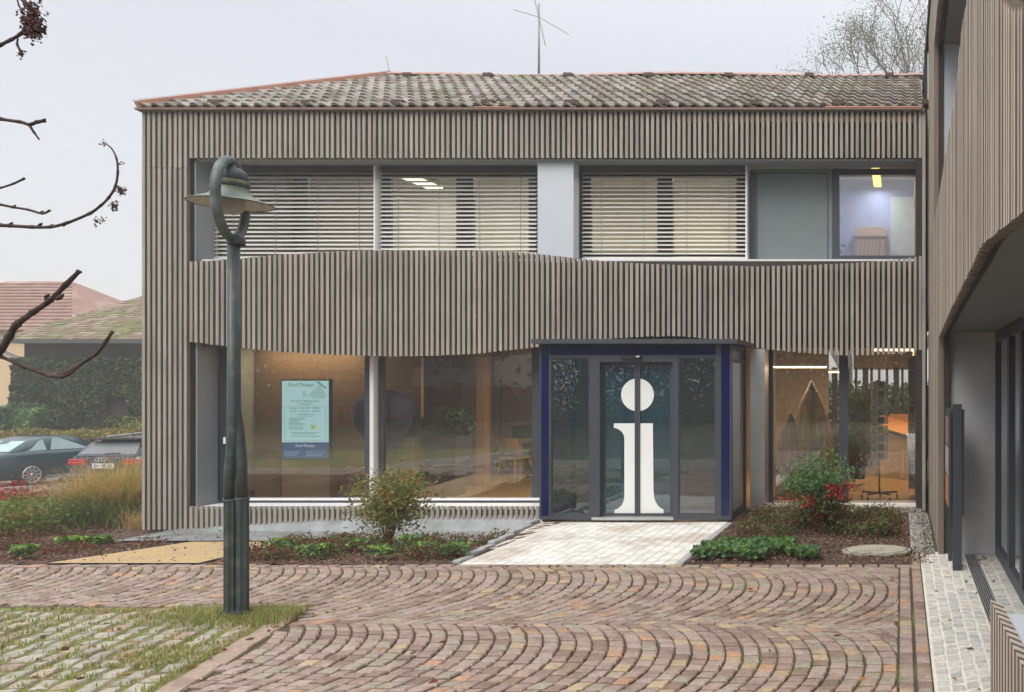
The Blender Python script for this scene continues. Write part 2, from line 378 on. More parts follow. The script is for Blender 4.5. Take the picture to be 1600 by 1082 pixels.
def inframe(x, y):
    if y < 0.5: return False
    px = PX + x * F / y; py = PY + EYE * F / y
    return -10 < px < 1610 and py < 1084
def lay(stones, root, name, mats, limit=300, gap=0.006, ch=0.006, jz=0.002, zb=-0.04, dzs=0.002):
    """stones = list of corner lists (ccw) + material index; the biggest in view become parts, the rest one stuff part"""
    g = random.Random(11)
    cen = [(sum(p[0] for p in c) / len(c), sum(p[1] for p in c) / len(c)) for c, mi in stones]
    order = sorted(range(len(stones)), key=lambda i: (not inframe(*cen[i]), cen[i][1]))
    single = set(i for i in order[:limit] if inframe(*cen[i])); rest = MB()
    for i, (c, mi) in enumerate(stones):
        zt = g.uniform(-dzs, dzs)
        if i in single:
            m1 = MB(); stone(m1, c, zt, 0, gap, ch, zb, jz, g); o = (cen[i][0], cen[i][1], 0)
            link(name, m1.mesh(name, [mats[mi]], o), root, o)
        else: stone(rest, c, zt, mi, gap, ch, zb, jz, g)
    if rest.v:
        o = link(name, rest.mesh(name, mats), root); o['kind'] = 'stuff'
sg = random.Random(5); stones = []
RA, HB, DX = 1.33, 0.95, 0.118
th = math.asin(HB / RA)
for yc in (7.06, 5.16, 3.26):
    n = int(17 / DX)
    for i in range(-4, n):
        x0 = -i * DX + 0.35 + sg.uniform(-0.004, 0.004)
        if yc < 6 and x0 < -9: continue
        ns = 19; a = -th + sg.uniform(0, 0.04); angs = [-th]
        while a < th - 0.05:
            angs.append(a) if a > -th + 0.04 else None
            a += 2 * th / ns * sg.uniform(0.8, 1.22)
        angs.append(th)
        wob = [sg.uniform(-0.005, 0.005) for _ in angs]
        for k in range(len(angs) - 1):
            def pt(s, t, w): return (x0 - RA + s + RA * math.cos(t) + w, yc + RA * math.sin(t) * 1.0)
            t0_, t1_ = angs[k] + .0045, angs[k + 1] - .0045; c = [pt(-DX, t0_, wob[k]), pt(0, t0_, wob[k]), pt(0, t1_, wob[k + 1]), pt(-DX, t1_, wob[k + 1])]
            cx_ = sum(p[0] for p in c) / 4; cy_ = sum(p[1] for p in c) / 4
            if min(p[0] for p in c) > -0.045 or cy_ > 8.03: continue
            if cy_ < 6.62 and cx_ < BORDER(cy_) + 0.03: continue
            c = [(min(p[0], -0.025), min(p[1], 8.03)) for p in c]
            # greyer and tanner towards the back right, redder in front
            w = list(SW)
            stones.append((c, sg.choices(range(7), w)[0]))
y = 1.6
while y < 8.6:                                        # two straight border rows beside the pale walkway
    l = sg.uniform(0.085, 0.125)
    if y < 8.02: stones.append(([(-0.02, y), (0.085, y), (0.085, y + l), (-0.02, y + l)], sg.choices(range(7), SW)[0]))
    stones.append(([(0.095, y), (0.198, y), (0.198, y + l), (0.095, y + l)], sg.choices(range(7), [3, 5, 1, 3, 0.5, 3, 4])[0])); y += l
x = -12.0
while x < -0.05:
    l = sg.uniform(0.12, 0.2); stones.append(([(x, 8.035), (x + l, 8.035), (x + l, 8.125), (x, 8.125)], sg.choices(range(7), SW)[0])); x += l
lay(stones, plaza, 'paving_stone', M['stone'], gap=0.0075, ch=0.008, jz=0.0035, dzs=0.0035)

# grass-jointed cobbles on the left
mb = MB(); mb.prism([(-16, 1.5, 0), (BORDER(1.5), 1.5, 0), (BORDER(6.58), 6.58, 0), (-16, 6.58, 0)], (0, 0, -0.06), (0, 0, -0.014)); patch = struct('cobbled_strip', mb, M['grassjoint'])
st2 = []; bl = random.Random(8)
ux, uy = 0.297, -0.955; vx, vy = 0.955, 0.297; ox, oy = BORDER(6.58), 6.58
def uv(u, v): return (ox + ux * u + vx * v, oy + uy * u + vy * v)
u = 0.05
while u < 4.6:
    l = bl.uniform(0.22, 0.34); st2.append(([uv(u, -0.16), uv(u + l, -0.16), uv(u + l, 0.0), uv(u, 0.0)], bl.choices(range(4), [.3, 1.5, 6, 1])[0])); u += l
v = -0.2; cells = []
while v > -7:
    w = bl.uniform(0.135, 0.165); u = -2.6 + bl.uniform(0, 0.2)
    while u < 5:
        l = bl.uniform(0.14, 0.23); j = 0.019
        c = [uv(u + j, v - w + j), uv(u + l - j, v - w + j), uv(u + l - j, v - j), uv(u + j, v - j)]
        c = [(p[0] + bl.uniform(-.016, .016), p[1] + bl.uniform(-.016, .016)) for p in c]
        cx_ = sum(p[0] for p in c) / 4; cy_ = sum(p[1] for p in c) / 4
        if 1.7 < cy_ < 6.46 and cx_ > -12: st2.append((c, bl.choices(range(4), [5, 4, 1.2, 3])[0])); cells.append((cx_, cy_))
        u += l
    v -= w
lay(st2, patch, 'cobblestone', M['granite'], gap=0.004, ch=0.012, jz=0.006, dzs=0.005)

# pale ramp path to the door
XL = lambda y: -4.57 - (y - 8.13) * 0.1377
mb = MB(); mb.prism([(-4.57, 8.13, 0), (-2.30, 8.13, 0), (-2.30, 11.8, 0), (XL(11.8), 11.8, 0)], (0, 0, -0.5), (0, 0, -0.008)); path = struct('entrance_path', mb, M['pjoint'])
st3 = []; pg = random.Random(4); L_, W_ = 0.118, 0.107
for j in range(24):
    y0 = 8.14 + j * W_
    for i in range(25):
        x0 = -2.35 - (i + 1) * L_; a = 0.04; x1 = x0 + L_; xm = x0 + L_ / 2
        if xm < XL(y0) + 0.02: continue
        if y0 + W_ > 10.72: continue
        yb = y0 - (0.012 if j == 0 else 0)
        c = [(x0, y0), (xm, y0 + a), (x1, y0), (x1, y0 + W_), (xm, y0 + W_ + a), (x0, y0 + W_)]
        if j == 0: c[1] = (xm, y0)
        c = [(max(p[0], XL(p[1])), p[1]) for p in c]
        st3.append((c, pg.choice((0, 1, 1))))
lay(st3, path, 'paver', M['paver'], gap=0.0025, ch=0.004, jz=0.001, dzs=0.001)
for k in range(8):                                    # stepped kerb stones at the left edge
    y0 = 8.15 + k * 0.315; x = XL(y0); m1 = MB()
    m1.bbox(x - 0.085, x + 0.0 - 0.002, y0, y0 + 0.31, -0.25, 0.035 + 0.012 * (k % 2), 0.012)
    for q, vv in enumerate(m1.v): m1.v[q] = (vv[0] - (vv[1] - y0) * 0.05, vv[1], vv[2] + (vv[1] - y0) * (-0.05))
    o = (x, y0, 0); link('kerb_stone', m1.mesh('kerb_stone', M['kerb'], o), path, o)
for k in range(8):
    y0 = 8.15 + k * 0.30; m1 = MB(); m1.bbox(-2.345, -2.262, y0, y0 + 0.29, -0.25, 0.012, 0.01)
    o = (-2.3, y0, 0); link('kerb_stone', m1.mesh('kerb_stone', M['kerb'], o), path, o)

# pale walkway of small setts in white mortar along the right wing
mb = MB(); mb.box(0.2, 1.9, -6, 8.75, -0.07, -0.004); walk = struct('walkway', mb, M['mortar'])
st4 = []; wg = random.Random(9)
for (xa, xb, nc) in ((0.212, 0.67, 5), (0.815, 1.04, 2)):
    for i in range(nc):
        w = (xb - xa) / nc; y = 1.5 + wg.uniform(0, 0.05)
        while y < 8.6:
            l = wg.uniform(0.075, 0.13); x0 = xa + i * w; sh = 0.08 * math.sin((x0 - 0.2) * 6 + y * 1.3)
            c = [(x0, y), (x0 + w, y + sh * 0.4), (x0 + w, y + l + sh * 0.4), (x0, y + l)]
            c = [(p[0] + wg.uniform(-.006, .006), p[1] + wg.uniform(-.006, .006)) for p in c]
            if i == 0: c[0] = (xa, c[0][1]); c[3] = (xa, c[3][1])
            st4.append((c, wg.choice((0, 0, 1, 2)))); y += l
lay(st4, walk, 'sett', M['sett'], gap=0.007, ch=0.006, jz=0.003, dzs=0.002)
dr = thing('drain_channel', 'slotted steel drain channel set in the pale walkway', 'drain', (0.74, 5, 0))
m1 = MB(); m1.box(0.678, 0.688, 1.5, 8.62, -0.03, 0.003); m1.box(0.80, 0.81, 1.5, 8.62, -0.03, 0.003); part(dr, 'frame', m1, M['steel'])
m1 = MB(); m1.box(0.688, 0.80, 1.5, 8.62, -0.04, -0.003); part(dr, 'channel', m1, M['dark'])
for k in range(6):
    m1 = MB(); xx = 0.697 + k * 0.0185; m1.box(xx, xx + 0.008, 1.5, 8.615, -0.003 + 0.0005, 0.004); part(dr, 'grate_bar', m1, M['steel'])

# planting beds, yellow path, concrete apron, parking
def inyellow(x, y):
    xa = X(75 + (285 - 75) * 0, 8.13); xl = np.interp(y, [8.13, 10.2], [X(75, 8.13), X(290, 10.2)]); xr = np.interp(y, [8.13, 9.3, 10.2], [X(310, 8.13), X(395, 9.3), X(455, 10.2)])
    return xl < x < xr
sheet('planting_bed', -18, -4.6, 8.13, 13.9, 150, 70, 0.0, M['soil'], 0.012, keep=lambda x, y: not (x > -11.3 and y > 11.8) and not (y < 10.15 and float(np.interp(y, [8.13, 10.2], [X(75, 8.13), X(290, 10.2)])) + .12 < x < float(np.interp(y, [8.13, 9.3, 10.2], [X(310, 8.13), X(395, 9.3), X(455, 10.2)])) - .12))
sheet('planting_bed', -2.30, 0.34, 8.13, 11.9, 40, 50, -0.01, M['soil'], 0.012, keep=lambda x, y: True)
def strip(name, pl, pr, y0, y1, n, dz, m):
    mb = MB()
    for k in range(n + 1):
        y = y0 + (y1 - y0) * k / n
        for t in range(13):
            x = pl(y) + (pr(y) - pl(y)) * t / 12; mb.v.append((x, y, zg(x, y) + dz))
    for k in range(n):
        for t in range(12):
            a = k * 13 + t; mb.f.append((a, a + 1, a + 14, a + 13)); mb.mi.append(0); mb.smooth.append(False)
    return struct(name, mb, m)
strip('yellow_path', lambda y: float(np.interp(y, [8.13, 10.2], [X(75, 8.13), X(290, 10.2)])), lambda y: float(np.interp(y, [8.13, 9.3, 10.2], [X(310, 8.13), X(395, 9.3), X(455, 10.2)])), 8.128, 10.3, 20, 0.013, M['yellow'])
strip('concrete_apron', lambda y: -10.3 - (y - 10.3) * 0.45, lambda y: -5.0, 10.3, 11.8, 8, 0.026, M['concrete'])
strip('parking_lot', lambda y: -60.0, lambda y: -10.9, 14.0, 27, 20, -0.005, M['asphalt'])
mb = MB(); mb.box(-30, 12, -30, -14, -0.07, -0.01); struct('lawn', mb, M['ground'])
mc = thing('manhole_cover', 'round pale concrete manhole cover in the right planting bed', 'manhole cover', (X(1370, 8.7), 8.75, 0.0))
m1 = MB(); m1.lathe(mc.location, [(0.0, -0.02), (0.40, -0.02), (0.41, 0.02), (0.36, 0.025), (0.355, 0.0)], 40); m1.f.append(tuple(range(4 * 40, 5 * 40))); m1.mi.append(0); m1.smooth.append(False); part(mc, 'rim', m1, M['granite'][1])
m1 = MB(); m1.lathe(mc.location, [(0.345, -0.01), (0.345, 0.03), (0.335, 0.034)], 40); m1.f.append(tuple(range(80, 120))); m1.mi.append(0); m1.smooth.append(False); part(mc, 'lid', m1, M['granite'][0])
mc.scale = (0.95, 0.62, 1)
# ------------------------------------------------------------------ main building
FY = 11.70; SP = 0.078; SWD = 0.043; SD = 0.06
XLc, XRc = X(222, FY), X(1441, FY); ZT = Z(174, FY)
bld = thing('information_building', 'long two storey building clad in grey wood slats with a tiled roof', 'building', (-5.5, FY, 0))
BO = Vector(bld.location)
BYB = 18.0
# structural walls (all closed volumes)
W = MB()
yb0, yb1 = FY + 0.13, FY + 0.40
zs_up = Z(247, FY); z_sill = Z(408, FY + .3); z_lo = Z(540, FY)
W.box(XLc + 0.01, 0.22, yb0, yb1, zs_up - 0.0, ZT - 0.03)                      # upper band wall
W.box(XLc + 0.01, 0.22, yb0, yb1, z_lo - 0.02, z_sill - 0.03)                 # middle band wall
W.box(XLc + 0.01, X(300, FY) - .012, yb0, yb1, -0.5, zs_up)
W.box(X(300, FY) - .011, -4.7, yb0, yb1, -0.5, 0.0)
W.box(XLc + 0.01, XLc + 0.25, yb1, BYB, -0.6, ZT - 0.03)                       # left side wall
part(bld, 'wall', W, M['backing'])
W = MB(); W.box(XLc + 0.25, 0.35, yb1, BYB, 2.62, 3.02); part(bld, 'floor_slab', W, mat('ceiling_white', (0.6, 0.57, 0.52), 0.9))
W = MB(); W.box(XLc + 0.25, 0.35, yb1, BYB, ZT - 0.35, ZT - 0.06); part(bld, 'upper_ceiling', W, mat('cream_ceiling', (0.62, 0.58, 0.48), 0.9))
W = MB(); W.box(XLc + 0.25, 0.35, yb1 - 0.2, BYB, -0.35, 0.0); part(bld, 'interior_floor', W, mat('oak_floor', (0.38, 0.27, 0.16), 0.45, 0.2, 8, stretch=(0.3, 2, 1)))
W = MB(); W.box(XLc + 0.25, -1.25, 14.9, 15.0, 3.02, ZT - 0.35); part(bld, 'upper_room_wall', W, mat('cream_wall', (0.50, 0.48, 0.40), 0.9)); W = MB(); W.box(-1.3, -1.2, yb1 + .3, 14.9, 3.02, ZT - .35); W.box(-1.2, 0.22, 14.3, 14.4, 3.02, ZT - .35); part(bld, 'pale_blue_wall', W, mat('pale_blue_wall', (0.40, 0.48, 0.78), 0.9)); W = MB(); W.box(X(1391, 14.2), X(1430, 14.2), 14.2, 14.28, 3.02, Z(308, 14.2)); dd = part(bld, 'inner_door', W, mat('pale_door', (0.60, 0.72, 0.80), 0.5)); W = MB(); W.tube([P(1394, 397, 14.14), P(1404, 397, 14.14)], .012, 6); part(bld, 'handle', W, M['steel'], parent=dd)  # blue of the wall stands in for sky reflected in this window
W = MB(); W.box(XLc + 0.25, -1.62, 17.4, 17.5, 0.0, 2.62); W.box(-1.1, 0.35, BYB - .1, BYB, 2.2, 2.62); part(bld, 'back_wall', W, mat('rear_wall', (0.40, 0.38, 0.35), 0.9))
W = MB(); W.box(0.22, 0.35, yb1, BYB, -0.3, ZT - 0.03); part(bld, 'right_end_wall', W, mat('orange_wood_wall', (0.50, 0.30, 0.14), 0.6, 0.2, 5))
W = MB(); W.box(XLc + 0.02, X(222, FY) + 0.03, FY + 0.0, BYB, -0.6, -0.55); 
# slats
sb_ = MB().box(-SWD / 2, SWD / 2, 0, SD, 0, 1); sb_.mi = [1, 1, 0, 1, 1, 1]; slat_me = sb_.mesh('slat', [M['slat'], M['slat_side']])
top_pts = [(X(px, FY), Z(py, FY)) for px, py in ((302, 409), (330, 407), (370, 404), (450, 397), (560, 392), (700, 391.5), (780, 393), (840, 397), (900, 404), (1000, 412), (1100, 415), (1200, 416), (1290, 413), (1380, 408), (1441, 400))]
bot_pts = [(X(px, FY), Z(py, FY)) for px, py in ((302, 535), (370, 543), (450, 550.5), (560, 556), (640, 557), (740, 553), (800, 547), (850, 541), (950, 530), (1060, 526), (1140, 535), (1180, 544), (1260, 552), (1330, 555.5), (1400, 553), (1441, 547))]
n = int((XRc - XLc) / SP) + 1; low = MB()
for k in range(n):
    x = XLc + SWD / 2 + k * SP
    if x > XRc: break
    jr = random.uniform(-0.003, 0.003); px = PX + x * F / FY
    def sl(z0, z1, dy=0.0):
        o = link('slat', slat_me, bld, (x - BO.x + jr, dy + random.uniform(-.003, .003), z0)); o.scale = (1, 1, z1 - z0)
    if px < 298: sl(-0.30, Z(263, FY) - 0.002); sl(Z(263, FY) + 0.004, ZT)
    else:
        sl(zs_up + random.uniform(-.002, .002), ZT)
        sl(smooth_interp(x, bot_pts) + random.uniform(-.004, .004), smooth_interp(x, top_pts) + random.uniform(-.004, .004))
        if px < 843: low.box(x - SWD / 2, x + SWD / 2, FY, FY + SD, -0.33, Z(792, FY))
part(bld, 'slat', low, M['slat'], kind='stuff')
# horizontal battens that carry the slats
W = MB()
for z in (zs_up + 0.06, ZT - 0.19): W.box(XLc, XRc, FY + SD, FY + 0.10, z, z + 0.04)
for z in (2.62, 3.55): W.box(X(302, FY), XRc, FY + SD, FY + 0.10, z, z + 0.04)
part(bld, 'batten', W, M['dark'])
W = MB(); W.box(X(1050, FY), XRc, FY + SD + .004, FY + 0.1, Z(188, FY), Z(179, FY)); part(bld, 'copper_strip', W, M['copper'])
# recess linings
zt_r = zs_up - 0.003; WY = FY + 0.42
W = MB(); W.box(X(300, FY), 0.22, FY + 0.07, WY + .05, zs_up - 0.02, zs_up - 0.001); part(bld, 'recess_soffit', W, M['grey'])
W = MB(); W.box(X(300, FY) - 0.02, X(300, FY), FY + 0.065, WY, z_sill - 0.3, zs_up - .02); W.box(X(302, FY) - 0.02, X(302, FY), FY + 0.065, WY, -0.02, 2.6); part(bld, 'reveal', W, M['grey'])
W = MB(); W.box(X(302, FY), 0.22, FY + 0.14, WY + .05, z_sill - 0.03, z_sill - 0.0); part(bld, 'upper_sill', W, M['white'])
# eave, gutter line and roof
EZ = Z(172, 11.62)
W = MB(); W.box(XLc - 0.05, 0.30, FY - 0.07, FY + 0.2, ZT + 0.002, ZT + 0.03); part(bld, 'eave_trim', W, mat('eave_metal', (0.20, 0.13, 0.10), 0.6, 0.3, 4))
W = MB(); W.box(X(1290, FY), 0.30, FY - 0.075, FY - 0.02, ZT + 0.031, ZT + 0.05); W.box(X(745, FY), X(800, FY), FY - 0.075, FY - 0.02, ZT + 0.031, ZT + 0.045); part(bld, 'copper_gutter', W, M['copper'])
RP = R(28); Ye, Yr = FY - 0.04, 14.85; Ze = ZT + 0.035; tr = math.tan(RP)
def roofz(y, x=0): return Ze + (y - Ye) * tr
xa, xb = XLc - 0.02, X(607, Yr)
hip = lambda y: xa + (y - Ye) / (Yr - Ye) * (xb - xa)
W = MB(); W.prism([(xa, Ye, Ze), (0.34, Ye, Ze), (0.34, Yr, roofz(Yr)), (xb, Yr, roofz(Yr))], (0, 0, -0.05), (0, 0, 0)); 
W.prism([(0.34, Yr + 3.1, Ze), (xa, Yr + 3.1, Ze), (xb, Yr, roofz(Yr)), (0.34, Yr, roofz(Yr))], (0, 0, -0.05), (0, 0, 0))
W.prism([(xa, Yr + 3.1, Ze), (xa, Ye, Ze), (xb, Yr, roofz(Yr))], (0, 0, -0.05), (0, 0, 0))
roof = part(bld, 'roof', W, M['tile'][0])
TW, TL = 0.19, 0.335; prof = []
for i in range(9):
    t = i / 8; prof.append((t * TW, 0.019 * math.sin(t * 2 * math.pi) + 0.012 - 0.02 * t))
def tile_geo(ox_, s0, wob=0.0):
    """one S-profile tile: its upper face and its thick front edge, laid on the slope"""
    mb = MB(); vv = []
    for s, lift in ((s0 - 0.02, 0.055), (s0 + TL + 0.02, 0.022)):
        for (u, h) in prof:
            hh = h + lift + wob
            vv.append((ox_ + u, Ye + s * math.cos(RP) - hh * math.sin(RP), Ze + s * math.sin(RP) + hh * math.cos(RP)))
    for (u, h) in prof:
        hh = h + 0.055 - 0.03; vv.append((ox_ + u, Ye + (s0 - .02) * math.cos(RP) - hh * math.sin(RP), Ze + (s0 - .02) * math.sin(RP) + hh * math.cos(RP)))
    fs = []
    for i in range(8): fs += [(i, i + 1, i + 10, i + 9), (18 + i, 19 + i, i + 1, i)]
    mb.add(vv, fs, 0); return mb
ref = tile_geo(0, 0); tmes = [ref.mesh('tile', m, (0, Ye, Ze)) for m in M['tile']]
rest = MB(); cnt = 0; Ls = (Yr - Ye) / math.cos(RP)
for r in range(int(Ls / TL) + 1):
    s0 = r * TL
    if s0 > Ls - 0.1: break
    for c in range(68):
        x = 0.32 - (c + 1) * TW; yy = Ye + (s0 + TL / 2) * math.cos(RP)
        if x + TW * 0.35 < hip(yy): continue
        px = PX + x * F / yy
        mi = random.choices((0, 1, 2), (5, 4, 2.5) if px > 900 else (2, 4, 5))[0]
        if cnt < 300:
            o = link('tile', tmes[mi], roof, (x - BO.x, Ye + s0 * math.cos(RP) - BO.y, Ze + s0 * math.sin(RP) + random.uniform(-.004, .004))); cnt += 1
        else:
            t = tile_geo(x, s0, random.uniform(-.004, .004)); t.mi = [mi] * len(t.f); rest.add(t.v, t.f, mi)
part(bld, 'tile', rest, M['tile'], parent=roof, kind='stuff')
for k in range(9):                                    # small dark ventilation tiles near the eave
    px = 335 + k * 140 + random.uniform(-6, 6)
    x = X(px, Ye); W = MB(); W.box(x - 0.09, x + 0.09, Ye + 0.0, Ye + 0.25, Ze + 0.06, Ze + 0.125)
    part(bld, 'vent_tile', W, mat('vent', (0.08, 0.045, 0.035), 0.7) if k == 0 else bpy.data.materials['vent'], parent=roof)
for k in range(7):
    yy = Yr - 0.25; x = X(640 + k * 125, yy); W = MB(); W.box(x - 0.08, x + 0.08, yy - 0.1, yy + .15, roofz(yy) + .03, roofz(yy) + 0.09); part(bld, 'vent_tile', W, bpy.data.materials['vent'], parent=roof)
# ridge caps and copper hip flashing
k = 0; x = xb
while x < 0.3:
    sag = 0.025 * math.sin(x * 1.1) + random.uniform(-.006, .006) - 0.02
    W = MB(); rows = []
    for xx, rr in ((x, 0.075), (x + 0.36, 0.068)):
        for i in range(7):
            a = math.pi * i / 6; rows.append((xx, Yr - 0.13 * math.cos(a), roofz(Yr) + 0.02 + sag + rr * math.sin(a)))
    W.add(rows, [(i, i + 1, i + 8, i + 7) for i in range(6)] + [tuple(range(6, -1, -1))], 0, False)
    part(bld, 'ridge_tile', W, M['ridge'], parent=roof); x += 0.35
W = MB(); A = Vector((xa, Ye, Ze + 0.05)); B = Vector((xb + .02, Yr, roofz(Yr) + 0.06))
W.beam(A, B, 0.16, 0.09); part(bld, 'hip_flashing', W, M['copper'], parent=roof)
W = MB(); W.beam(A + Vector((-0.07, 0, 0.055)), B + Vector((-0.07, 0, 0.055)), 0.04, 0.03); part(bld, 'verge_strip', W, M['white'], parent=roof)

# ---- upper windows
def frame_rect(mb, x0, x1, z0, z1, y, w, d=0.06, wb=None, wt=None):
    wb = w if wb is None else wb; wt = w if wt is None else wt
    mb.box(x0, x0 + w, y, y + d, z0, z1); mb.box(x1 - w, x1, y, y + d, z0, z1)
    mb.box(x0 + w, x1 - w, y + 0.002, y + d - .002, z1 - wt, z1); mb.box(x0 + w, x1 - w, y + 0.002, y + d - .002, z0, z0 + wb)
def window(x0, x1, z0, z1, y, w, glass, wb=None, wt=None, muls=(), fm='anth', root=bld):
    f = MB(); frame_rect(f, x0, x1, z0, z1, y, w, wb=wb, wt=wt)
    for (a, b) in muls: f.box(a, b, y - 0.003, y + 0.055, z0 + 0.01, z1 - 0.01)
    wn_ = part(root, 'window', f, M[fm])
    xs = [x0 + w] + [v for ab in muls for v in ab] + [x1 - w]
    for a, b in zip(xs[::2], xs[1::2]):
        g = MB(); g.quad((a, y + .03, z0 + (wb or w)), (b, y + .03, z0 + (wb or w)), (b, y + .03, z1 - (wt or w)), (a, y + .03, z1 - (wt or w)))
        part(root, 'pane', g, M[glass], parent=wn_)
    return wn_
ZU0, ZU1 = z_sill, zs_up - 0.02; UY = WY + 0.08
def ux_(px): return X(px, UY)
window(ux_(338), ux_(592), ZU0, ZU1, UY, 0.10, 'glass_up', wt=0.14, muls=((ux_(457), ux_(481)),))
window(ux_(596), ux_(840), ZU0, ZU1, UY, 0.14, 'glass_up', wt=0.14, muls=((ux_(713), ux_(740)),))
window(ux_(906), ux_(1168), ZU0, ZU1, UY, 0.17, 'glass_up', wt=0.14, muls=((ux_(1027), ux_(1051)),))
window(ux_(1300), ux_(1442), ZU0, ZU1, UY, 0.115, 'glass_up', wt=0.09)
W = MB(); W.box(ux_(1170), ux_(1300), UY, UY + .05, ZU0, ZU1); part(bld, 'panel', W, M['green'])
W = MB(); frame_rect(W, ux_(1182), ux_(1294), ZU0 + .02, ZU1 - .07, UY - 0.012, 0.012, d=0.02); part(bld, 'panel_seam', W, M['frame'])
W = MB(); W.box(ux_(1172), ux_(1180), UY - 0.03, UY, ZU0, ZU1 - .05); part(bld, 'panel_seam', W, M['frame'])
W = MB(); W.box(X(840, FY + .12), X(896, FY + .12), FY + 0.12, UY + .05, z_sill - .05, zs_up - 0.021); part(bld, 'light_grey_pier', W, M['lgrey'])
for px in (336, 593, 1168.5):
    W = MB(); W.box(X(px - 1.5, WY), X(px + 1.5, WY), WY - 0.12, WY + 0.03, ZU0, ZU1); part(bld, 'blind_rail', W, M['white'])
W = MB(); W.box(X(904, WY), X(909, WY), WY - 0.10, WY + 0.05, ZU0, ZU1); part(bld, 'blind_rail', W, M['frame'])
W = MB(); W.box(X(600, WY), X(840, WY), WY - 0.08, WY + .05, ZU1 - 0.09, ZU1); W.box(X(340, WY), X(590, WY), WY - 0.08, WY + .05, ZU1 - 0.09, ZU1); W.box(X(910, WY), X(1166, WY), WY - 0.08, WY + .05, ZU1 - 0.09, ZU1); part(bld, 'blind_box', W, M['anth'])
bm = mat('blind_metal', (0.60, 0.60, 0.57), 0.45, 0.08, 3, rnd=0.1)
def blind(px0, px1, pyb, tilt, lab):
    x0, x1 = X(px0, WY), X(px1, WY); zt, zb = ZU1 - 0.10, Z(pyb, WY); n_ = int((zt - zb) / 0.0625)
    root = MB(); 
    for t in (0.12, 0.38, 0.64, 0.9):
        xx = x0 + (x1 - x0) * t; root.box(xx - .003, xx + .003, WY - 0.05, WY - 0.045, zb, zt)
    b = part(bld, 'venetian_blind', root, M['grey']); b['label'] = lab
    sm = MB(); w = x1 - x0; d = 0.036; c_, s_ = math.cos(tilt), math.sin(tilt)
    pts = [(-d * c_, -d * s_), (-d * 0.3 * c_, -d * 0.3 * s_ + 0.006), (d * 0.3 * c_, d * 0.3 * s_ + 0.006), (d * c_, d * s_)]
    vv = [(0, p[0], p[1]) for p in pts] + [(w, p[0], p[1]) for p in pts] + [(0, p[0], p[1] - .003) for p in pts] + [(w, p[0], p[1] - .003) for p in pts]
    sm.add(vv, [(i, i + 4, i + 5, i + 1) for i in range(3)] + [(8 + i, 9 + i, 13 + i, 12 + i) for i in range(3)] + [(0, 8, 12, 4), (3, 7, 15, 11)], 0, False)
    me = sm.mesh('slat', bm)
    for k in range(n_ + 1):
        o = link('slat', me, b, (x0 - BO.x, WY - BO.y - 0.02, zt - k * (zt - zb) / n_ + random.uniform(-.0015, .0015))); o.rotation_euler = (0, random.uniform(-.0012, .0012), 0)
    e = MB(); e.box(x0, x1, WY - 0.05, WY, zb - .035, zb - .012); part(bld, 'bottom_rail', e, M['white'], parent=b)
blind(338.5, 590, 402, 0.62, 'lowered blind behind the street lamp')
blind(596, 840, 396, 0.62, 'lowered blind beside the light grey pier')
blind(911, 1166, 403, 0.55, 'lowered blind beside the grey green panel')

# ---- lower windows
LY = FY + 0.45
def lx(px): return X(px, LY)
window(lx(343), lx(583), Z(788, LY), 2.6, LY, 0.13, 'glass', wb=0.09, wt=0.05, fm='frame')
window(lx(584), lx(846), Z(788, LY), 2.6, LY, 0.15, 'glass', wb=0.09, wt=0.05, fm='frame')
W = MB(); W.box(X(577.5, LY - .12), X(583.5, LY - .12), LY - 0.12, LY, 0.05, 2.6); part(bld, 'window_rail', W, M['white'])
W = MB(); W.box(X(305, LY - .05), X(318, LY - .05), LY - 0.25, LY - 0.03, 0.05, 2.55); part(bld, 'shutter_box', W, M['grey'])
W = MB(); W.box(X(322, LY), X(329, LY), LY - 0.2, LY - .02, 0.05, 2.55); W.box(X(333, LY), X(341, LY), LY - 0.15, LY - .02, 0.05, 2.55); part(bld, 'guide_rail', W, M['frame'])
W = MB(); W.box(X(318.5, LY), X(321, LY), LY - 0.26, LY - .02, 0.05, 2.55); part(bld, 'guide_rail', W, M['white'])
W = MB(); W.box(lx(350), lx(846), LY - 0.02, LY + 0.0, Z(782, LY), Z(778, LY)); part(bld, 'glazing_bead', W, M['white'])
W = MB(); W.box(X(303, FY), -4.8, FY + 0.03, LY, Z(793, FY) - .035, Z(793, FY)); part(bld, 'window_sill', W, M['white'])
# right window
window(lx(1199), lx(1446), Z(799, LY) + .02, 2.6, LY, 0.085, 'glass', wb=0.07, wt=0.03, muls=((lx(1311), lx(1325)),), fm='frame')
W = MB(); W.box(X(1193, LY - .1), 0.22, LY - 0.16, LY, -0.02, 0.035); part(bld, 'window_sill', W, M['white'])
W = MB(); W.box(X(1193, LY - .1), 0.22, FY + 0.1, LY - .16, -0.2, -0.02); part(bld, 'plinth', W, M['concrete'])
W = MB(); W.box(X(1440, LY - .1), X(1445, LY - .1), LY - 0.1, LY, 0.03, 2.6); W.box(X(1194, LY - .1), X(1197, LY - .1), LY - 0.1, LY, 0.03, 2.6); part(bld, 'window_rail', W, M['white'])
W = MB(); W.box(X(1172, FY - .03), X(1195, FY - .03), FY - 0.03, FY + 0.3, 0.0, Z(546, FY - .03)); part(bld, 'steel_panel', W, M['steel'])
W = MB(); W.box(0.215, 0.33, FY + 0.02, yb1, -0.1, ZT); part(bld, 'corner_joint', W, M['dark'])
W = MB(); W.box(X(1441, FY) , X(1446, FY) , FY - 0.0, FY + 0.06, -0.05, ZT); part(bld, 'slat', W, M['slat'])
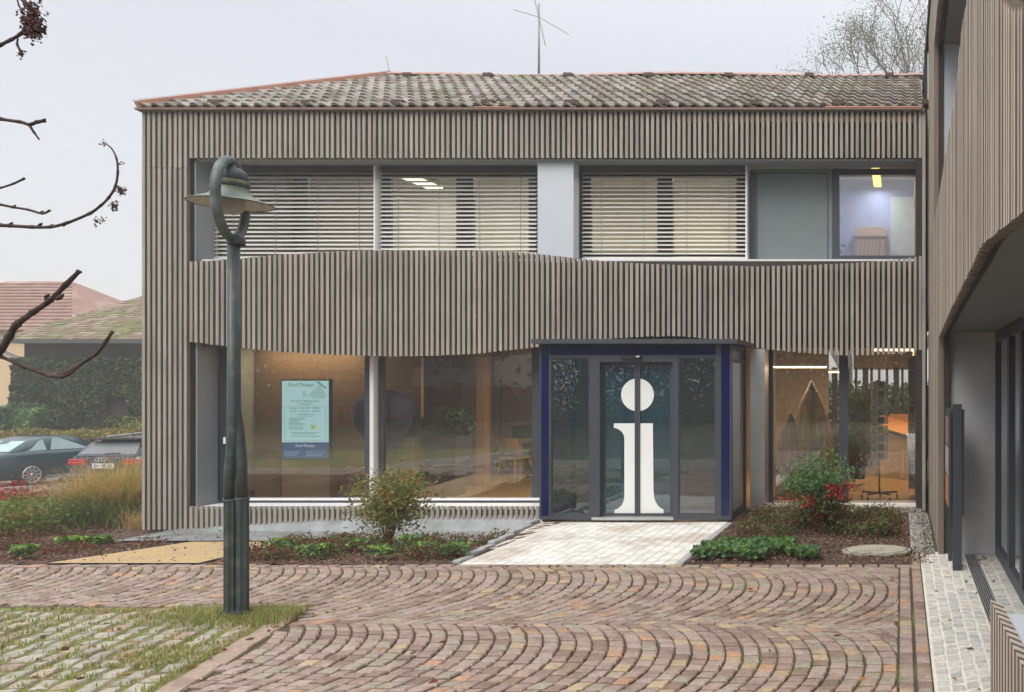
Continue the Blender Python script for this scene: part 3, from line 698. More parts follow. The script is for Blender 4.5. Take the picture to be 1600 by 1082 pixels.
# ---- lamps that are lit inside
warm = emit('warm_lamp', (1.0, 0.74, 0.38), 6.0)
def ceiling_lamp(x, y, z, w, d, label, power, col=(1, 0.80, 0.52), group='lit ceiling lamps seen through the windows', hue=None):
    t = thing('ceiling_lamp', label, 'ceiling lamp', (x, y, z), group)
    m1 = MB(); m1.box(x - w / 2 - .01, x + w / 2 + .01, y - d / 2 - .01, y + d / 2 + .01, z - 0.01, z + 0.03); part(t, 'housing', m1, M['white'])
    m1 = MB(); m1.box(x - w / 2, x + w / 2, y - d / 2, y + d / 2, z - 0.035, z - 0.0105); part(t, 'diffuser', m1, hue or warm)
    la = bpy.data.lights.new('lamp_light', 'AREA'); la.energy = power; la.color = col; la.shape = 'RECTANGLE'; la.size = w; la.size_y = d
    lo = bpy.data.objects.new('lamp_light', la); COL.objects.link(lo); lo.parent = t; lo.location = (0, 0, -0.045)
neut = emit('neutral_lamp', (1.0, 0.88, 0.62), 1.6)
ceiling_lamp(-8.6, 13.6, 5.50, 0.3, 1.8, 'lit ceiling lamp behind the blind left of the street lamp ring', 17, (1, .95, .8), hue=neut)
ceiling_lamp(-6.4, 13.4, 5.50, 1.3, 0.3, 'lit ceiling lamp behind the blind beside the light grey pier', 24, (1, .93, .72), hue=neut)
ceiling_lamp(-3.6, 13.4, 5.50, 1.2, 0.3, 'lit ceiling lamp behind the right upper blind', 24, (1, .85, .6), hue=neut)
ceiling_lamp(X(1368, 13.0), 13.5, Z(262, 13.0), 0.13, 1.3, 'yellow lit tube lamp at the top of the unblinded upper window', 9, (1, .96, .92), hue=emit('yellow_tube', (1.0, .72, .12), 1.6))
ceiling_lamp(X(1250, 13.6), 13.6, Z(572, 13.6), 0.9, 0.09, 'long warm strip lamp above the wooden boats', 22, (1, .66, .32), hue=warm)
ceiling_lamp(X(1305, 15.6), 15.6, Z(580, 15.6), 0.25, 0.09, 'short warm lamp above the rear plant', 8, (1, .66, .32), hue=warm)
ceiling_lamp(X(1400, 15.2), 15.2, 2.55, 0.9, 0.3, 'warm lamp over the orange counter', 40, (1, .62, .28), hue=warm)
ceiling_lamp(X(470, 12.75), 12.75, 2.57, 1.6, 0.1, 'warm ceiling lamp above the event screen just behind the slats', 8, (1, .84, .64), hue=neut)  # unseen lamp, added to brighten the left shop window
ceiling_lamp(X(835, 13.2), 13.2, 2.56, 0.5, 0.12, 'warm ceiling lamp at the top right corner of the second shop window', 38, (1, .78, .5), hue=neut)

# ------------------------------------------------------------------ entrance vestibule
VY = 10.6; vb = thing('entrance_porch', 'glazed entrance porch with blue panels and a large white letter i on its doors', 'porch', (X(994, VY), VY, 0))
def vx(px, y=VY): return X(px, y)
def vz(py, y=VY): return Z(py, y)
def vbox(name, px0, px1, py0, py1, m, y=VY, d=0.06, dy=0.0, parent=None):
    w = MB(); w.box(vx(px0), vx(px1), y + dy, y + dy + d, vz(py1), vz(py0)); return part(vb, name, w, M[m], parent=parent)
W = MB(); W.box(X(830, VY - .15), X(1152, VY - .15), VY - 0.15, FY - 0.03, vz(538), vz(531)); part(vb, 'canopy', W, M['frame'])
W = MB(); W.box(X(858, VY), X(1140, VY), VY + 0.08, FY - 0.03, vz(538) - 0.08, vz(538) - .002); part(vb, 'ceiling', W, M['anth'])
for a, b in ((846, 857), (1127, 1140)): vbox('blue_strip', a, b, 539, 806, 'blue', d=0.03, dy=-0.005)
vbox('blue_fascia', 859, 1118, 540, 555, 'blue', d=0.03, dy=-0.002)
for a, b in ((857.2, 861), (921, 937), (1051, 1060), (1118, 1126.8)): vbox('post', a, b, 539, 812, 'frame')
vbox('post', 843, 845.8, 539, 812, 'frame'); vbox('post', 1140.2, 1143, 539, 812, 'frame')
vbox('transom', 859, 1118, 555.2, 560, 'frame', d=0.055, dy=0.003)
vbox('base_rail', 845, 925, 804, 812.5, 'frame', d=0.055, dy=0.004); vbox('base_rail', 1053, 1142, 804, 812.5, 'frame', d=0.055, dy=0.004)
for a, b in ((861, 921), (1060, 1118)):
    f = MB(); frame_rect(f, vx(a), vx(b), vz(804), vz(560), VY + .01, 0.012, d=0.03); sw = part(vb, 'side_window', f, M['anth'])
    g = MB(); g.quad((vx(a), VY + .02, vz(804)), (vx(b), VY + .02, vz(804)), (vx(b), VY + .02, vz(560)), (vx(a), VY + .02, vz(560))); part(vb, 'pane', g, M['glass_side'], parent=sw)
# doors slightly recessed
DY = VY + 0.09
vbox('door_header', 937, 1051, 560, 566, 'frame', d=0.10, dy=0.0); vbox('door_jamb', 934, 937.2, 566, 812, 'anth', d=0.12, dy=0.002)
def dxx(px): return X(px, DY)
def dzz(py): return Z(py, DY)
circle = [(995.6 + 25.6 * math.cos(t), 617.3 + 25.6 * math.sin(t)) for t in [2 * math.pi * k / 48 for k in range(48)]]
def clip(poly, xlim, left):
    out = []
    for i in range(len(poly)):
        a, b = poly[i], poly[(i + 1) % len(poly)]; ia = (a[0] <= xlim) == left; ib = (b[0] <= xlim) == left
        if ia: out.append(a)
        if ia != ib:
            t = (xlim - a[0]) / (b[0] - a[0]); out.append((xlim, a[1] + t * (b[1] - a[1])))
    return out
def arc(cx_, cy_, rx, ry, a0, a1, n_=8): return [(cx_ + rx * math.cos(R(a0 + (a1 - a0) * k / n_)), cy_ + ry * math.sin(R(a0 + (a1 - a0) * k / n_))) for k in range(n_ + 1)]
stemL = [(958.6, 661.9), (992, 661.9), (992, 802.4), (959.8, 802.4), (959.8, 798.2)] + arc(955, 776, 20, 22, 75, 0) + [(975, 686)] + arc(957, 686, 18, 17, 0, -85)
stemR = [(1000, 661.9), (1019.6, 661.9), (1020.6, 768)] + arc(1042, 770, 21, 28, 180, 105) + [(1036.3, 802.4), (1000, 802.4)]
for (a, b, dot, stem) in ((937.5, 995.6, clip(circle, 992, True), stemL), (996.0, 1051, clip(circle, 1000, False), stemR)):
    f = MB(); st = 4.0
    f.box(dxx(a), dxx(a + st), DY, DY + .04, dzz(808), dzz(566)); f.box(dxx(b - st), dxx(b), DY, DY + .04, dzz(808), dzz(566))
    f.box(dxx(a + st), dxx(b - st), DY + .002, DY + .038, dzz(808), dzz(802.6)); f.box(dxx(a + st), dxx(b - st), DY + .002, DY + .038, dzz(571), dzz(566))
    dl = part(vb, 'door_leaf', f, M['frame'])
    g = MB(); g.quad((dxx(a + st), DY + .02, dzz(802)), (dxx(b - st), DY + .02, dzz(802)), (dxx(b - st), DY + .02, dzz(571)), (dxx(a + st), DY + .02, dzz(571))); part(vb, 'pane', g, M['glass_door'], parent=dl)
    g = MB()
    for poly in (dot, stem): g.prism([(dxx(p[0]), 0, dzz(p[1])) for p in poly], (0, DY + .012, 0), (0, DY + .017, 0))
    part(vb, 'letter_i', g, M['deco'], parent=dl)
vbox('threshold', 925, 1053, 808.4, 812.6, 'steel', d=0.2, dy=-0.02)
w = MB(); w.box(vx(971), vx(1003), VY - 0.05, VY, vz(560.5), vz(556)); part(vb, 'door_sensor', w, M['dark']); w = MB(); w.box(vx(996), vx(1001), VY - 0.056, VY - 0.05, vz(558.5), vz(556.5)); part(vb, 'sensor_light', w, M['white'])
# right flank
XR_ = vx(1142); w = MB(); y0, y1 = VY + 0.062, FY - 0.04
w.box(XR_ - .05, XR_, y0, y0 + 0.05, 0, vz(539)); w.box(XR_ - .05, XR_, y1 - 0.05, y1, 0, vz(539))
w.box(XR_ - .048, XR_ - .002, y0 + .05, y1 - .05, 0, 0.12); w.box(XR_ - .048, XR_ - .002, y0 + .05, y1 - .05, 2.16, 2.21); w.box(XR_ - .048, XR_ - .002, y0 + .05, y1 - .05, vz(542) - 0.0, vz(539)); part(vb, 'side_frame', w, M['frame'])
g = MB(); g.quad((XR_ - .02, y0 + .05, 0.12), (XR_ - .02, y1 - .05, 0.12), (XR_ - .02, y1 - .05, 2.16), (XR_ - .02, y0 + .05, 2.16)); part(vb, 'pane', g, M['glass_side'])
g = MB(); g.quad((XR_ - .02, y0 + .05, 2.21), (XR_ - .02, y1 - .05, 2.21), (XR_ - .02, y1 - .05, vz(542)), (XR_ - .02, y0 + .05, vz(542))); part(vb, 'blue_side_panel', g, M['blue'])
XL_ = vx(844); w = MB(); w.box(XL_, XL_ + .05, y0, y1, 0, 0.12); w.box(XL_, XL_ + .05, y0, y0 + .05, 0.12, vz(539)); w.box(XL_, XL_ + .05, y1 - .05, y1, 0.12, vz(539)); part(vb, 'side_frame', w, M['frame'])
g = MB(); g.quad((XL_ + .02, y0 + .05, 0.12), (XL_ + .02, y1 - .05, 0.12), (XL_ + .02, y1 - .05, 2.4), (XL_ + .02, y0 + .05, 2.4)); part(vb, 'pane', g, M['glass_side'])

# ------------------------------------------------------------------ right wing
WX = 0.40
def wy(px, py): y = WX * F / (px - PX); return (y, Z(py, y))
wing = thing('building_wing', 'right wing clad in warm grey vertical slats with a sheltered glazed porch', 'building', (WX, 6, 0))
WO = Vector(wing.location)
lo_pts = sorted([(0.6, 2.30), wy(1600, 329), wy(1552, 369), wy(1533, 386), wy(1517, 420), wy(1490, 475), wy(1466.5, 527)])
up_pts = sorted([(0.6, 3.05), (2.0, 3.05), wy(1600, 8), wy(1567, 2), (4.1, 4.0), wy(1511, -3), wy(1501, 61), wy(1491.7, 148), wy(1483.7, 200), wy(1468.5, 296), wy(1460, 345)])
Y0p, YUp, ZUw, ZW = 8.62, 9.80, 6.08, 7.12
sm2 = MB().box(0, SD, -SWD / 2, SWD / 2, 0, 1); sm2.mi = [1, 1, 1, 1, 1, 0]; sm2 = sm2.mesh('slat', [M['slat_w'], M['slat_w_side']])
def wsl(y, z0, z1): o = link('slat', sm2, wing, (random.uniform(-.003, .003), y - WO.y, z0)); o.scale = (1, 1, z1 - z0)
y = 11.6; ny = 0
while y > 1.0:
    if y > YUp: wsl(y, 0.0, ZW)
    else:
        wsl(y, ZUw + random.uniform(-.002, .002), ZW)
        zu = smooth_interp(y, up_pts) + random.uniform(-.004, .004)
        wsl(y, 0.0 if y > Y0p else smooth_interp(y, lo_pts) + random.uniform(-.004, .004), zu)
    y -= SP
# backing strip following both curves
b = MB(); ys = [0.95 + k * 0.1 for k in range(int((YUp - 0.95) / 0.1) + 1)]
for a_, c_ in zip(ys[:-1], ys[1:]):
    la, lc = (smooth_interp(t, lo_pts) + 0.04 if t < Y0p else 0.02 for t in (a_, c_)); ua, uc = (smooth_interp(t, up_pts) - 0.04 for t in (a_, c_))
    x0, x1 = WX + SD + 0.004, WX + SD + 0.06
    b.add([(x0, a_, la), (x0, c_, lc), (x0, c_, uc), (x0, a_, ua), (x1, a_, la), (x1, c_, lc), (x1, c_, uc), (x1, a_, ua)], [(0, 1, 2, 3), (7, 6, 5, 4), (0, 4, 5, 1), (3, 2, 6, 7)])
b.box(WX + SD + .004, WX + SD + .06, 0.95, 11.6, ZUw + .03, ZW); b.box(WX + SD + .004, WX + SD + .06, YUp, 11.6, 0.02, ZUw + .02)
part(wing, 'slat_backing', b, M['backing'])
b = MB()
for a_, c_ in zip(ys[:-1], ys[1:]):
    if c_ > Y0p: break
    la, lc = smooth_interp(a_, lo_pts) + 0.05, smooth_interp(c_, lo_pts) + 0.05; xi = WX + SD + .064
    b.quad((xi, a_, la), (xi, c_, lc), (1.02, c_, 2.43), (1.02, a_, 2.43))
part(wing, 'porch_soffit', b, mat('soffit_dark_grey', (0.16, 0.165, 0.17), 0.6, 0.06, 2))
b = MB(); b.box(WX + SD + .064, 1.3, Y0p + .03, Y0p + 0.2, 0.0, 3.3); part(wing, 'porch_end_wall', b, M['wall'])
b = MB(); b.box(WX + SD + .064, 1.6, YUp + .02, YUp + 0.2, 3.3, 6.3); part(wing, 'balcony_end_wall', b, M['lgrey'])
b = MB(); b.box(WX + SD + .064, 1.6, 0.9, YUp, 6.10, 6.2); part(wing, 'balcony_soffit', b, mat('balcony_soffit_grey', (0.19, 0.195, 0.20), 0.6, 0.06, 2))
b = MB(); b.box(WX + SD + .064, 1.6, 0.9, YUp, 2.9, 3.0); part(wing, 'balcony_floor', b, M['grey'])
b = MB(); b.box(1.6, 7, 0.9, 15.5, 2.45, 7.0); b.box(1.3, 7, 8.9, 15.5, -0.1, 2.45); b.box(WX + SD + .064, 1.3, 9.0, 15.5, -0.1, 2.9); b.box(WX - .0, 1.6, 12.2, 15.5, 2.9, 7.0); part(wing, 'wall', b, M['wall'])
b = MB(); b.box(WX - 0.03, 7.2, 0.7, 15.6, ZW + .002, ZW + 0.05); part(wing, 'eave_board', b, M['backing'])
b = MB(); b.prism([(WX - 0.03, 0.7, ZW + .05), (WX - .03, 15.6, ZW + .05), (3.8, 15.6, ZW + 1.6), (3.8, 0.7, ZW + 1.6)], (0, 0, 0), (0, 0, 0.06)); b.prism([(7.2, 15.6, ZW + .05), (7.2, 0.7, ZW + .05), (3.8, 0.7, ZW + 1.6), (3.8, 15.6, ZW + 1.6)], (0, 0, 0), (0, 0, 0.06)); part(wing, 'roof', b, M['tile'][0])
b = MB(); b.box(0.352, WX - .002, 12.3, 12.4, -.4, 7.1); part(wing, 'joint_cover', b, M['dark'])  # dark filler added to keep sky from showing through the gap
# glazed doors of the wing
gy0 = [8.60, 7.55, 6.75, 5.6, 4.4, 3.2, 2.0]
for a_, c_ in zip(gy0[1:], gy0[:-1]):
    b = MB(); x0, x1 = 1.02, 1.08
    b.box(x0, x1, a_, a_ + 0.07, 0, 2.42); b.box(x0, x1, c_ - 0.07, c_, 0, 2.42); b.box(x0 + .002, x1 - .002, a_ + .07, c_ - .07, 0.0, 0.12); b.box(x0 + .002, x1 - .002, a_ + .07, c_ - .07, 2.32, 2.42)
    d = part(wing, 'door', b, M['anth'])
    g = MB(); g.quad((1.05, a_ + .07, .12), (1.05, c_ - .07, .12), (1.05, c_ - .07, 2.32), (1.05, a_ + .07, 2.32)); part(wing, 'pane', g, M['glass_side'], parent=d)
b = MB(); b.box(1.5, 1.6, 0.9, 8.8, 0, 2.45); b.box(1.08, 1.6, 0.9, 8.8, 2.425, 2.45); part(wing, 'inner_wall', b, mat('inner_grey', (0.30, 0.31, 0.32), 0.8))
b = MB(); b.box(1.1, 7, 0.9, 8.8, -0.1, -0.003); part(wing, 'inner_floor', b, M['kerb'])
# balustrade in front
bal = thing('balustrade', 'low balustrade of vertical wood slats beside the pale walkway', 'balustrade', (0.42, 2.5, 0))
yb = 3.55; ms = MB(); ms.add([(0, -SWD / 2, 0), (.055, -SWD / 2, 0), (.055, SWD / 2, 0), (0, SWD / 2, 0), (0, -SWD / 2, 1), (.055, -SWD / 2, .975), (.055, SWD / 2, .975), (0, SWD / 2, 1)], [(0, 3, 2, 1), (4, 5, 6, 7), (0, 1, 5, 4), (1, 2, 6, 5), (2, 3, 7, 6), (3, 0, 4, 7)])
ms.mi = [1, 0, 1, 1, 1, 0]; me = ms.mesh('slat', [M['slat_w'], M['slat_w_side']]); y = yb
while y > 1.2:
    o = link('slat', me, bal, (0.402 - .42 + (3.55 - y) * 0.02, y - 2.5, 0.0)); o.scale = (1, 1, Z(938, 3.56)); y -= SP
b = MB(); b.box(0.466, 0.53, 1.2, 3.46, 0, 0.81); part(bal, 'core', b, M['dark'])
b = MB(); b.box(0.466, 0.95, 1.2, 3.47, 0.812, 0.84); part(bal, 'top_plate', b, M['lgrey'])
b = MB(); b.box(0.56, 0.60, 1.2, 3.3, 0, 0.80); b.box(0.9, 0.94, 1.2, 3.3, 0, 0.80); part(bal, 'support', b, M['grey'])
# sign stele seen edge-on
st = thing('sign_stele', 'dark blue grey freestanding sign on two posts seen edge on beside the grey wall', 'sign', (0.52, 8.0, 0))
b = MB(); b.box(X(1489, 7.85), X(1503, 7.85), 7.85, 7.93, -0.01, Z(632, 7.85)); part(st, 'post', b, M['anth'])
b = MB(); b.box(X(1482, 8.25) , X(1482, 8.25) + .09, 8.75 - .5 + .02, 8.35, -0.01, Z(640, 8.3)); part(st, 'post', b, M['anth'])
b = MB(); b.box(0.475, 0.50, 7.94, 8.52, Z(800, 8), Z(640, 8)); part(st, 'panel', b, M['anth'])
b = MB(); b.box(X(1503.3, 7.88), X(1507, 7.88), 7.87, 8.42, Z(803, 8), Z(640, 8)); part(st, 'panel', b, M['anth'])
for k, c in enumerate(((0.55, 0.22, 0.1), (0.5, 0.45, 0.4), (0.3, 0.2, 0.16))):
    b = MB(); b.box(0.470, 0.4745, 8.0, 8.48, 0.62 + k * 0.31, 0.90 + k * 0.31); part(st, 'notice', b, mat('notice_%d' % k, c, 0.4, 0.3, 9))
# ------------------------------------------------------------------ street lamp
LX, LYY = X(368, 6.27), 6.27
lamp = thing('street_lamp', 'old dark green street lamp with a ring around its hat shaped shade', 'street lamp', (LX, LYY, 0))
b = MB()
def flute(mb, cx_, cy_, r, z0, z1, n=16):
    ring = [(cx_ + (r if k % 2 else r * 0.86) * math.cos(2 * math.pi * k / n), cy_ + (r if k % 2 else r * 0.86) * math.sin(2 * math.pi * k / n)) for k in range(n)]
    mb.add([(x, y, z0) for x, y in ring] + [(x, y, z1) for x, y in ring], [(k, (k + 1) % n, n + (k + 1) % n, n + k) for k in range(n)] + [tuple(range(2 * n - 1, n - 1, -1))[::-1]])
ZB = Z(782, LYY)
flute(b, LX - 0.042, LYY, 0.044, -0.02, ZB); flute(b, LX + 0.038, LYY + 0.02, 0.045, -0.02, ZB + 0.01)
b.box(LX - 0.088, LX + 0.086, LYY - 0.04, LYY + 0.06, -0.02, 0.05); b.lathe((LX - .042, LYY, ZB), [(0.044, -0.01), (0.047, 0.0), (0.044, 0.008), (0.0, 0.012)], 16); b.lathe((LX + .038, LYY + .02, ZB + .01), [(0.045, -0.01), (0.048, 0.0), (0.045, 0.008), (0.0, 0.012)], 16)
part(lamp, 'base', b, M['lampg'])
zt = Z(372, LYY)
b = MB(); xs_ = LX - 0.022
b.tube([(LX - .050, LYY, ZB - .02), (LX - .045, LYY, Z(735, LYY)), (xs_ + .0, LYY, Z(690, LYY)), (xs_ + .0, LYY, zt)], [0.036, 0.038, 0.036, 0.035], 14); part(lamp, 'pole', b, M['lampg'])
b = MB(); b.tube([(LX + .042, LYY + .02, ZB - .02), (LX + .030, LYY + .02, Z(720, LYY)), (LX + .0, LYY + .03, Z(670, LYY)), (xs_ + .008, LYY + .02, Z(640, LYY)), (xs_ + .006, LYY + .015, zt)], [0.034, 0.036, 0.034, 0.032, 0.032], 14); part(lamp, 'pole', b, M['lampg'])
b = MB(); b.lathe((xs_ + .008, LYY + 0.02, zt), [(0.06, -0.05), (0.062, 0.0), (0.045, 0.02), (0.0, 0.025)], 18); part(lamp, 'collar', b, M['lampg'])
rc = Vector((X(361, LYY), LYY, Z(312, LYY))); RR = 0.305; dirr = Vector((math.cos(R(113)), math.sin(R(113)), 0))
b = MB(); b.tube([rc + dirr * (RR * math.cos(t)) + Vector((0, 0, RR * 1.0 * math.sin(t))) for t in [2 * math.pi * k / 48 for k in range(48)]], 0.034, 12, closed=True)
part(lamp, 'ring', b, mat('ring_paint', (0.085, 0.115, 0.11), 0.5, 0.35, 10, 0.3, 60, col2=(0.15, 0.185, 0.175), c2s=4))
cz = Z(319, LYY); c0 = (rc.x, rc.y, cz)
b = MB(); b.lathe(c0, [(0.272, -0.004), (0.275, 0.004), (0.268, 0.008), (0.20, 0.035), (0.15, 0.06), (0.120, 0.09), (0.112, 0.12), (0.108, 0.135)], 40); part(lamp, 'shade', b, M['lampl'])
b = MB(); b.lathe(c0, [(0.270, -0.001), (0.20, 0.028), (0.14, 0.055), (0.11, 0.08), (0.0, 0.085)], 40); part(lamp, 'shade_lining', b, M['enamel'])
b = MB(); b.tube([(c0[0] + 0.273 * math.cos(t), c0[1] + 0.273 * math.sin(t), cz) for t in [2 * math.pi * k / 40 for k in range(40)]], 0.005, 6, closed=True); part(lamp, 'rim', b, M['lampg'])
b = MB(); b.lathe(c0, [(0.115, 0.135), (0.122, 0.14), (0.122, 0.175), (0.112, 0.182)], 32); part(lamp, 'band', b, mat('mossy_band', (0.10, 0.13, 0.09), 0.7, 0.5, 30, 0.5, 60, col2=(0.17, 0.19, 0.07), c2s=18))
b = MB(); b.lathe(c0, [(0.110, 0.18), (0.112, 0.20), (0.108, 0.235), (0.09, 0.265), (0.06, 0.285), (0.035, 0.292), (0.03, 0.33), (0.036, 0.335), (0.036, 0.35), (0.02, 0.355)], 32); part(lamp, 'cap', b, M['lampg'])
b = MB(); b.lathe(c0, [(0.0, -0.085), (0.04, -0.08), (0.075, -0.055), (0.092, -0.015), (0.092, 0.03), (0.085, 0.06)], 24); part(lamp, 'globe', b, M['globe'])
b = MB(); b.box(LX - .085, LX - .078, LYY - 0.05, LYY - 0.03, Z(692, LYY), Z(683, LYY)); b.box(xs_ - .046, xs_ - .03, LYY - 0.032, LYY - 0.02, Z(692, LYY), Z(683, LYY)); b = MB(); b.box(xs_ - .036, xs_ - .018, LYY - 0.047, LYY - 0.040, Z(693, LYY), Z(683, LYY)); part(lamp, 'sticker', b, M['white'])

# ------------------------------------------------------------------ things inside the building
oak = mat('oak_boards', (0.66, 0.50, 0.25), 0.5, 0.12, 6, stretch=(0.4, 1, 9)); dkw = mat('brown_boards', (0.36, 0.22, 0.105), 0.55, 0.2, 6, stretch=(0.4, 1, 6))
beige = mat('beige_wall', (0.62, 0.58, 0.42), 0.8)
IY = 13.0
def ibox(mb, a, b_, t, bt, y, d=0.05): mb.box(X(a, y), X(b_, y), y, y + d, Z(bt, y), Z(t, y)); return mb
pw = thing('display_wall', 'brown wood partition with a beige round end behind the left shop window', 'partition', (X(500, IY), IY, 0))
part(pw, 'panel', MB().box(X(396, IY), X(655, IY), IY + .05, IY + .12, 0, 2.55), dkw)
part(pw, 'column', MB().lathe((X(352, IY), IY + .2, 0), [(0.42, 0), (0.42, 2.6)], 40), beige)
part(pw, 'skirting', MB().lathe((X(352, IY), IY + .2, 0), [(0.43, 0.0), (0.43, 0.1), (0.42, 0.1)], 40), M['anth'])
part(pw, 'board_front', ibox(MB(), 398, 438, 690, 792, IY, .045), mat('mid_boards', (0.46, 0.29, 0.12), 0.5, 0.18, 6, stretch=(0.4, 1, 6)))
ped = thing('display_pedestal', 'light oak plinth standing under the event poster', 'pedestal', (X(478, IY), IY - .2, 0))
for k in range(7): part(ped, 'board', MB().box(X(440, IY - .2), X(515.5, IY - .2), IY - .2, IY - .03, k * 0.1 + .003, k * 0.1 + .1), oak)
pd2 = thing('display_pedestal', 'light oak plinth standing behind the window mullion', 'pedestal', (X(620, IY), IY - .2, 0))
for k in range(10): part(pd2, 'board', MB().box(X(590, IY - .2), X(647, IY - .2), IY - .2, IY - .03, k * 0.1 + .003, k * 0.1 + .1), oak)
# poster screen
SY = 12.42
scn = thing('event_screen', 'upright lit screen showing a pale turquoise theatre notice with dark blue footer', 'screen', (X(477, SY), SY, 0))
def sxx(u): return X(440, SY) + (X(514.5, SY) - X(440, SY)) * u
def szz(v): return Z(718, SY) + (Z(594, SY) - Z(718, SY)) * v
part(scn, 'frame', MB().box(sxx(-.012), sxx(1.012), SY, SY + .06, szz(-.008), szz(1.008)), M['dark'])
turq = emit('screen_turquoise', (0.50, 0.80, 0.81), 0.60); navy = emit('screen_navy', (0.025, 0.085, 0.22), 0.6); ink = mat('screen_ink', (0.015, 0.03, 0.04), 0.6, 0)
pale = emit('screen_pale', (0.7, 0.85, 0.95), 0.6); softink = emit('screen_soft_ink', (0.17, 0.42, 0.42), 0.4)
part(scn, 'screen', MB().box(sxx(.01), sxx(.99), SY - .004, SY - .001, szz(.215), szz(.99)), turq)
part(scn, 'footer', MB().box(sxx(.01), sxx(.99), SY - .004, SY - .001, szz(.01), szz(.2149)), navy)
def txt(s, u, v, size, m, root=scn, y=SY - .007, al='CENTER', par=None, name='lettering', org=None, sx_=1.0):
    me = textmesh(s, size, 0.0005, al, sx_); me.materials.append(m); o = link(name, me, par or root, (sxx(u) - root.location.x, y - root.location.y, szz(v) - root.location.z)); return o
txt('Dorf-Theater', .42, .935, .075, ink); txt('Auf zum fröhlichen Leben', .5, .735, .042, ink)
txt('Samstag   13. Nov. 2021 / 20:00 Uhr', .5, .645, .033, ink); txt('Sonntag   14. Nov. 2021 / 14:00 Uhr', .5, .608, .033, ink)
txt('Dorf-Theater', .5, .17, .055, pale)
b = MB(); g = random.Random(2)
for v, w, u0 in [(.70, .3, .35), (.685, .2, .4), (.57, .36, .32), (.545, .34, .33)] + [(.52 - .018 * k, .2 + .14 * g.random(), .16) for k in range(6)] + [(.40 - .018 * k, .3, .16) for k in range(2)] + [(.335, .6, .2), (.318, .5, .22), (.29, .6, .2)]:
    b.box(sxx(u0), sxx(u0 + w), SY - .0065, SY - .0045, szz(v - .0035), szz(v + .0035))
b.box(sxx(.07), sxx(.075), SY - .0065, SY - .0045, szz(.235), szz(.66)); b.box(sxx(.93), sxx(.935), SY - .0065, SY - .0045, szz(.235), szz(.66)); b.box(sxx(.075), sxx(.93), SY - .0065, SY - .0045, szz(.235), szz(.238)); b.box(sxx(.075), sxx(.93), SY - .0065, SY - .0045, szz(.66), szz(.663))
part(scn, 'text_lines', b, softink)
b = MB()
for k, (u, w) in enumerate(((.06, .34), (.52, .42))):
    for q in range(3): b.box(sxx(u), sxx(u + w * (1 - .1 * q)), SY - .0065, SY - .0045, szz(.095 - q * .024), szz(.105 - q * .024))
part(scn, 'text_lines', b, emit('screen_mid_blue', (0.2, 0.35, 0.6), 0.5))
b = MB(); b.tube([(sxx(u), SY - .006, szz(v)) for u, v in ((.1, .74), (.3, .765), (.6, .78), (.75, .765), (.92, .77))], .002, 4); b.prism([(sxx(u), 0, szz(v)) for u, v in ((.56, .80), (.8, .95), (.93, .83), (.93, .77), (.7, .765))], (0, SY - .006, 0), (0, SY - .0045, 0)); b.tube([(sxx(u), SY - .006, szz(v)) for u, v in ((.1, .95), (.13, .88), (.1, .83), (.16, .80), (.2, .805))], .004, 4); b.box(sxx(.44), sxx(.52), SY - .0065, SY - .0045, szz(.78), szz(.84)); b.prism([(sxx(u), 0, szz(v)) for u, v in ((.42, .84), (.48, .87), (.54, .84))], (0, SY - .006, 0), (0, SY - .0045, 0))
part(scn, 'drawing', b, emit('screen_pencil', (0.40, 0.68, 0.68), 0.56))
b = MB(); b.prism([(sxx(u), 0, szz(v)) for u, v in ((.73, .975), (.77, .985), (.95, .90), (.93, .885))], (0, SY - .007, 0), (0, SY - .005, 0)); part(scn, 'corner_banner', b, softink)
for q, c in enumerate(((0.1, 0.5, 0.15), (0.5, 0.65, 0.1), (0.75, 0.75, 0.2))):
    b = MB(); b.box(sxx(.63 + q * .045), sxx(.665 + q * .045), SY - .0065, SY - .0045, szz(.385), szz(.43)); part(scn, 'emblem', b, emit('emblem_%d' % q, c, .6))
# blue balloon shape
bl_ = thing('balloon_decoration', 'large dark blue balloon shaped decoration behind the window mullion', 'decoration', (X(597, 12.75), 12.75, 0))
part(bl_, 'balloon', MB().lathe((X(597, 12.62), 12.66, 0), [(0.0, .62), (0.10, .68), (0.2, .85), (0.36, 1.15), (.42, 1.38), (0.38, 1.58), (0.24, 1.72), (0.1, 1.77), (0, 1.775)], 32), mat('balloon_blue', (0.03, 0.035, 0.11), 0.7))
part(bl_, 'stand', MB().lathe((X(597, 12.62), 12.66, 0), [(0.2, 0), (0.2, .03), (0.02, .04), (0.02, .65)], 16), M['anth'])
# plants
leafA = leafmat('leaf_dark_green', (0.035, 0.085, 0.03)); leafB = leafmat('leaf_mid_green', (0.07, 0.15, 0.04))
def blob(c, r, n, seed): 
    g_ = np.random.default_rng(seed); p = g_.normal(size=(n, 3)); p /= np.linalg.norm(p, axis=1)[:, None]; return np.array(c) + p * np.array(r) * (g_.uniform(0.35, 1, (n, 1)) ** 0.6)
pl1 = thing('potted_plant', 'bushy green plant in a tall dark planter inside the second shop window', 'potted plant', (X(702, 13.2), 13.2, 0))
part(pl1, 'planter', MB().add(*[( [(X(702, 13.2) + sx1 * w, 13.2 + sy1 * w, z) for z, w in ((0, .17), (1.02, .25)) for sx1, sy1 in ((-1, -1), (1, -1), (1, 1), (-1, 1))]), [(0, 3, 2, 1), (4, 5, 6, 7), (0, 1, 5, 4), (1, 2, 6, 5), (2, 3, 7, 6), (3, 0, 4, 7)]][:2]), M['anth'])
o = link('foliage', leaves_mesh('foliage', blob((0, 0, 1.22), (.42, .38, .26), 1500, 3), .09, [leafA, leafB], [2, 1], seed=4), pl1)
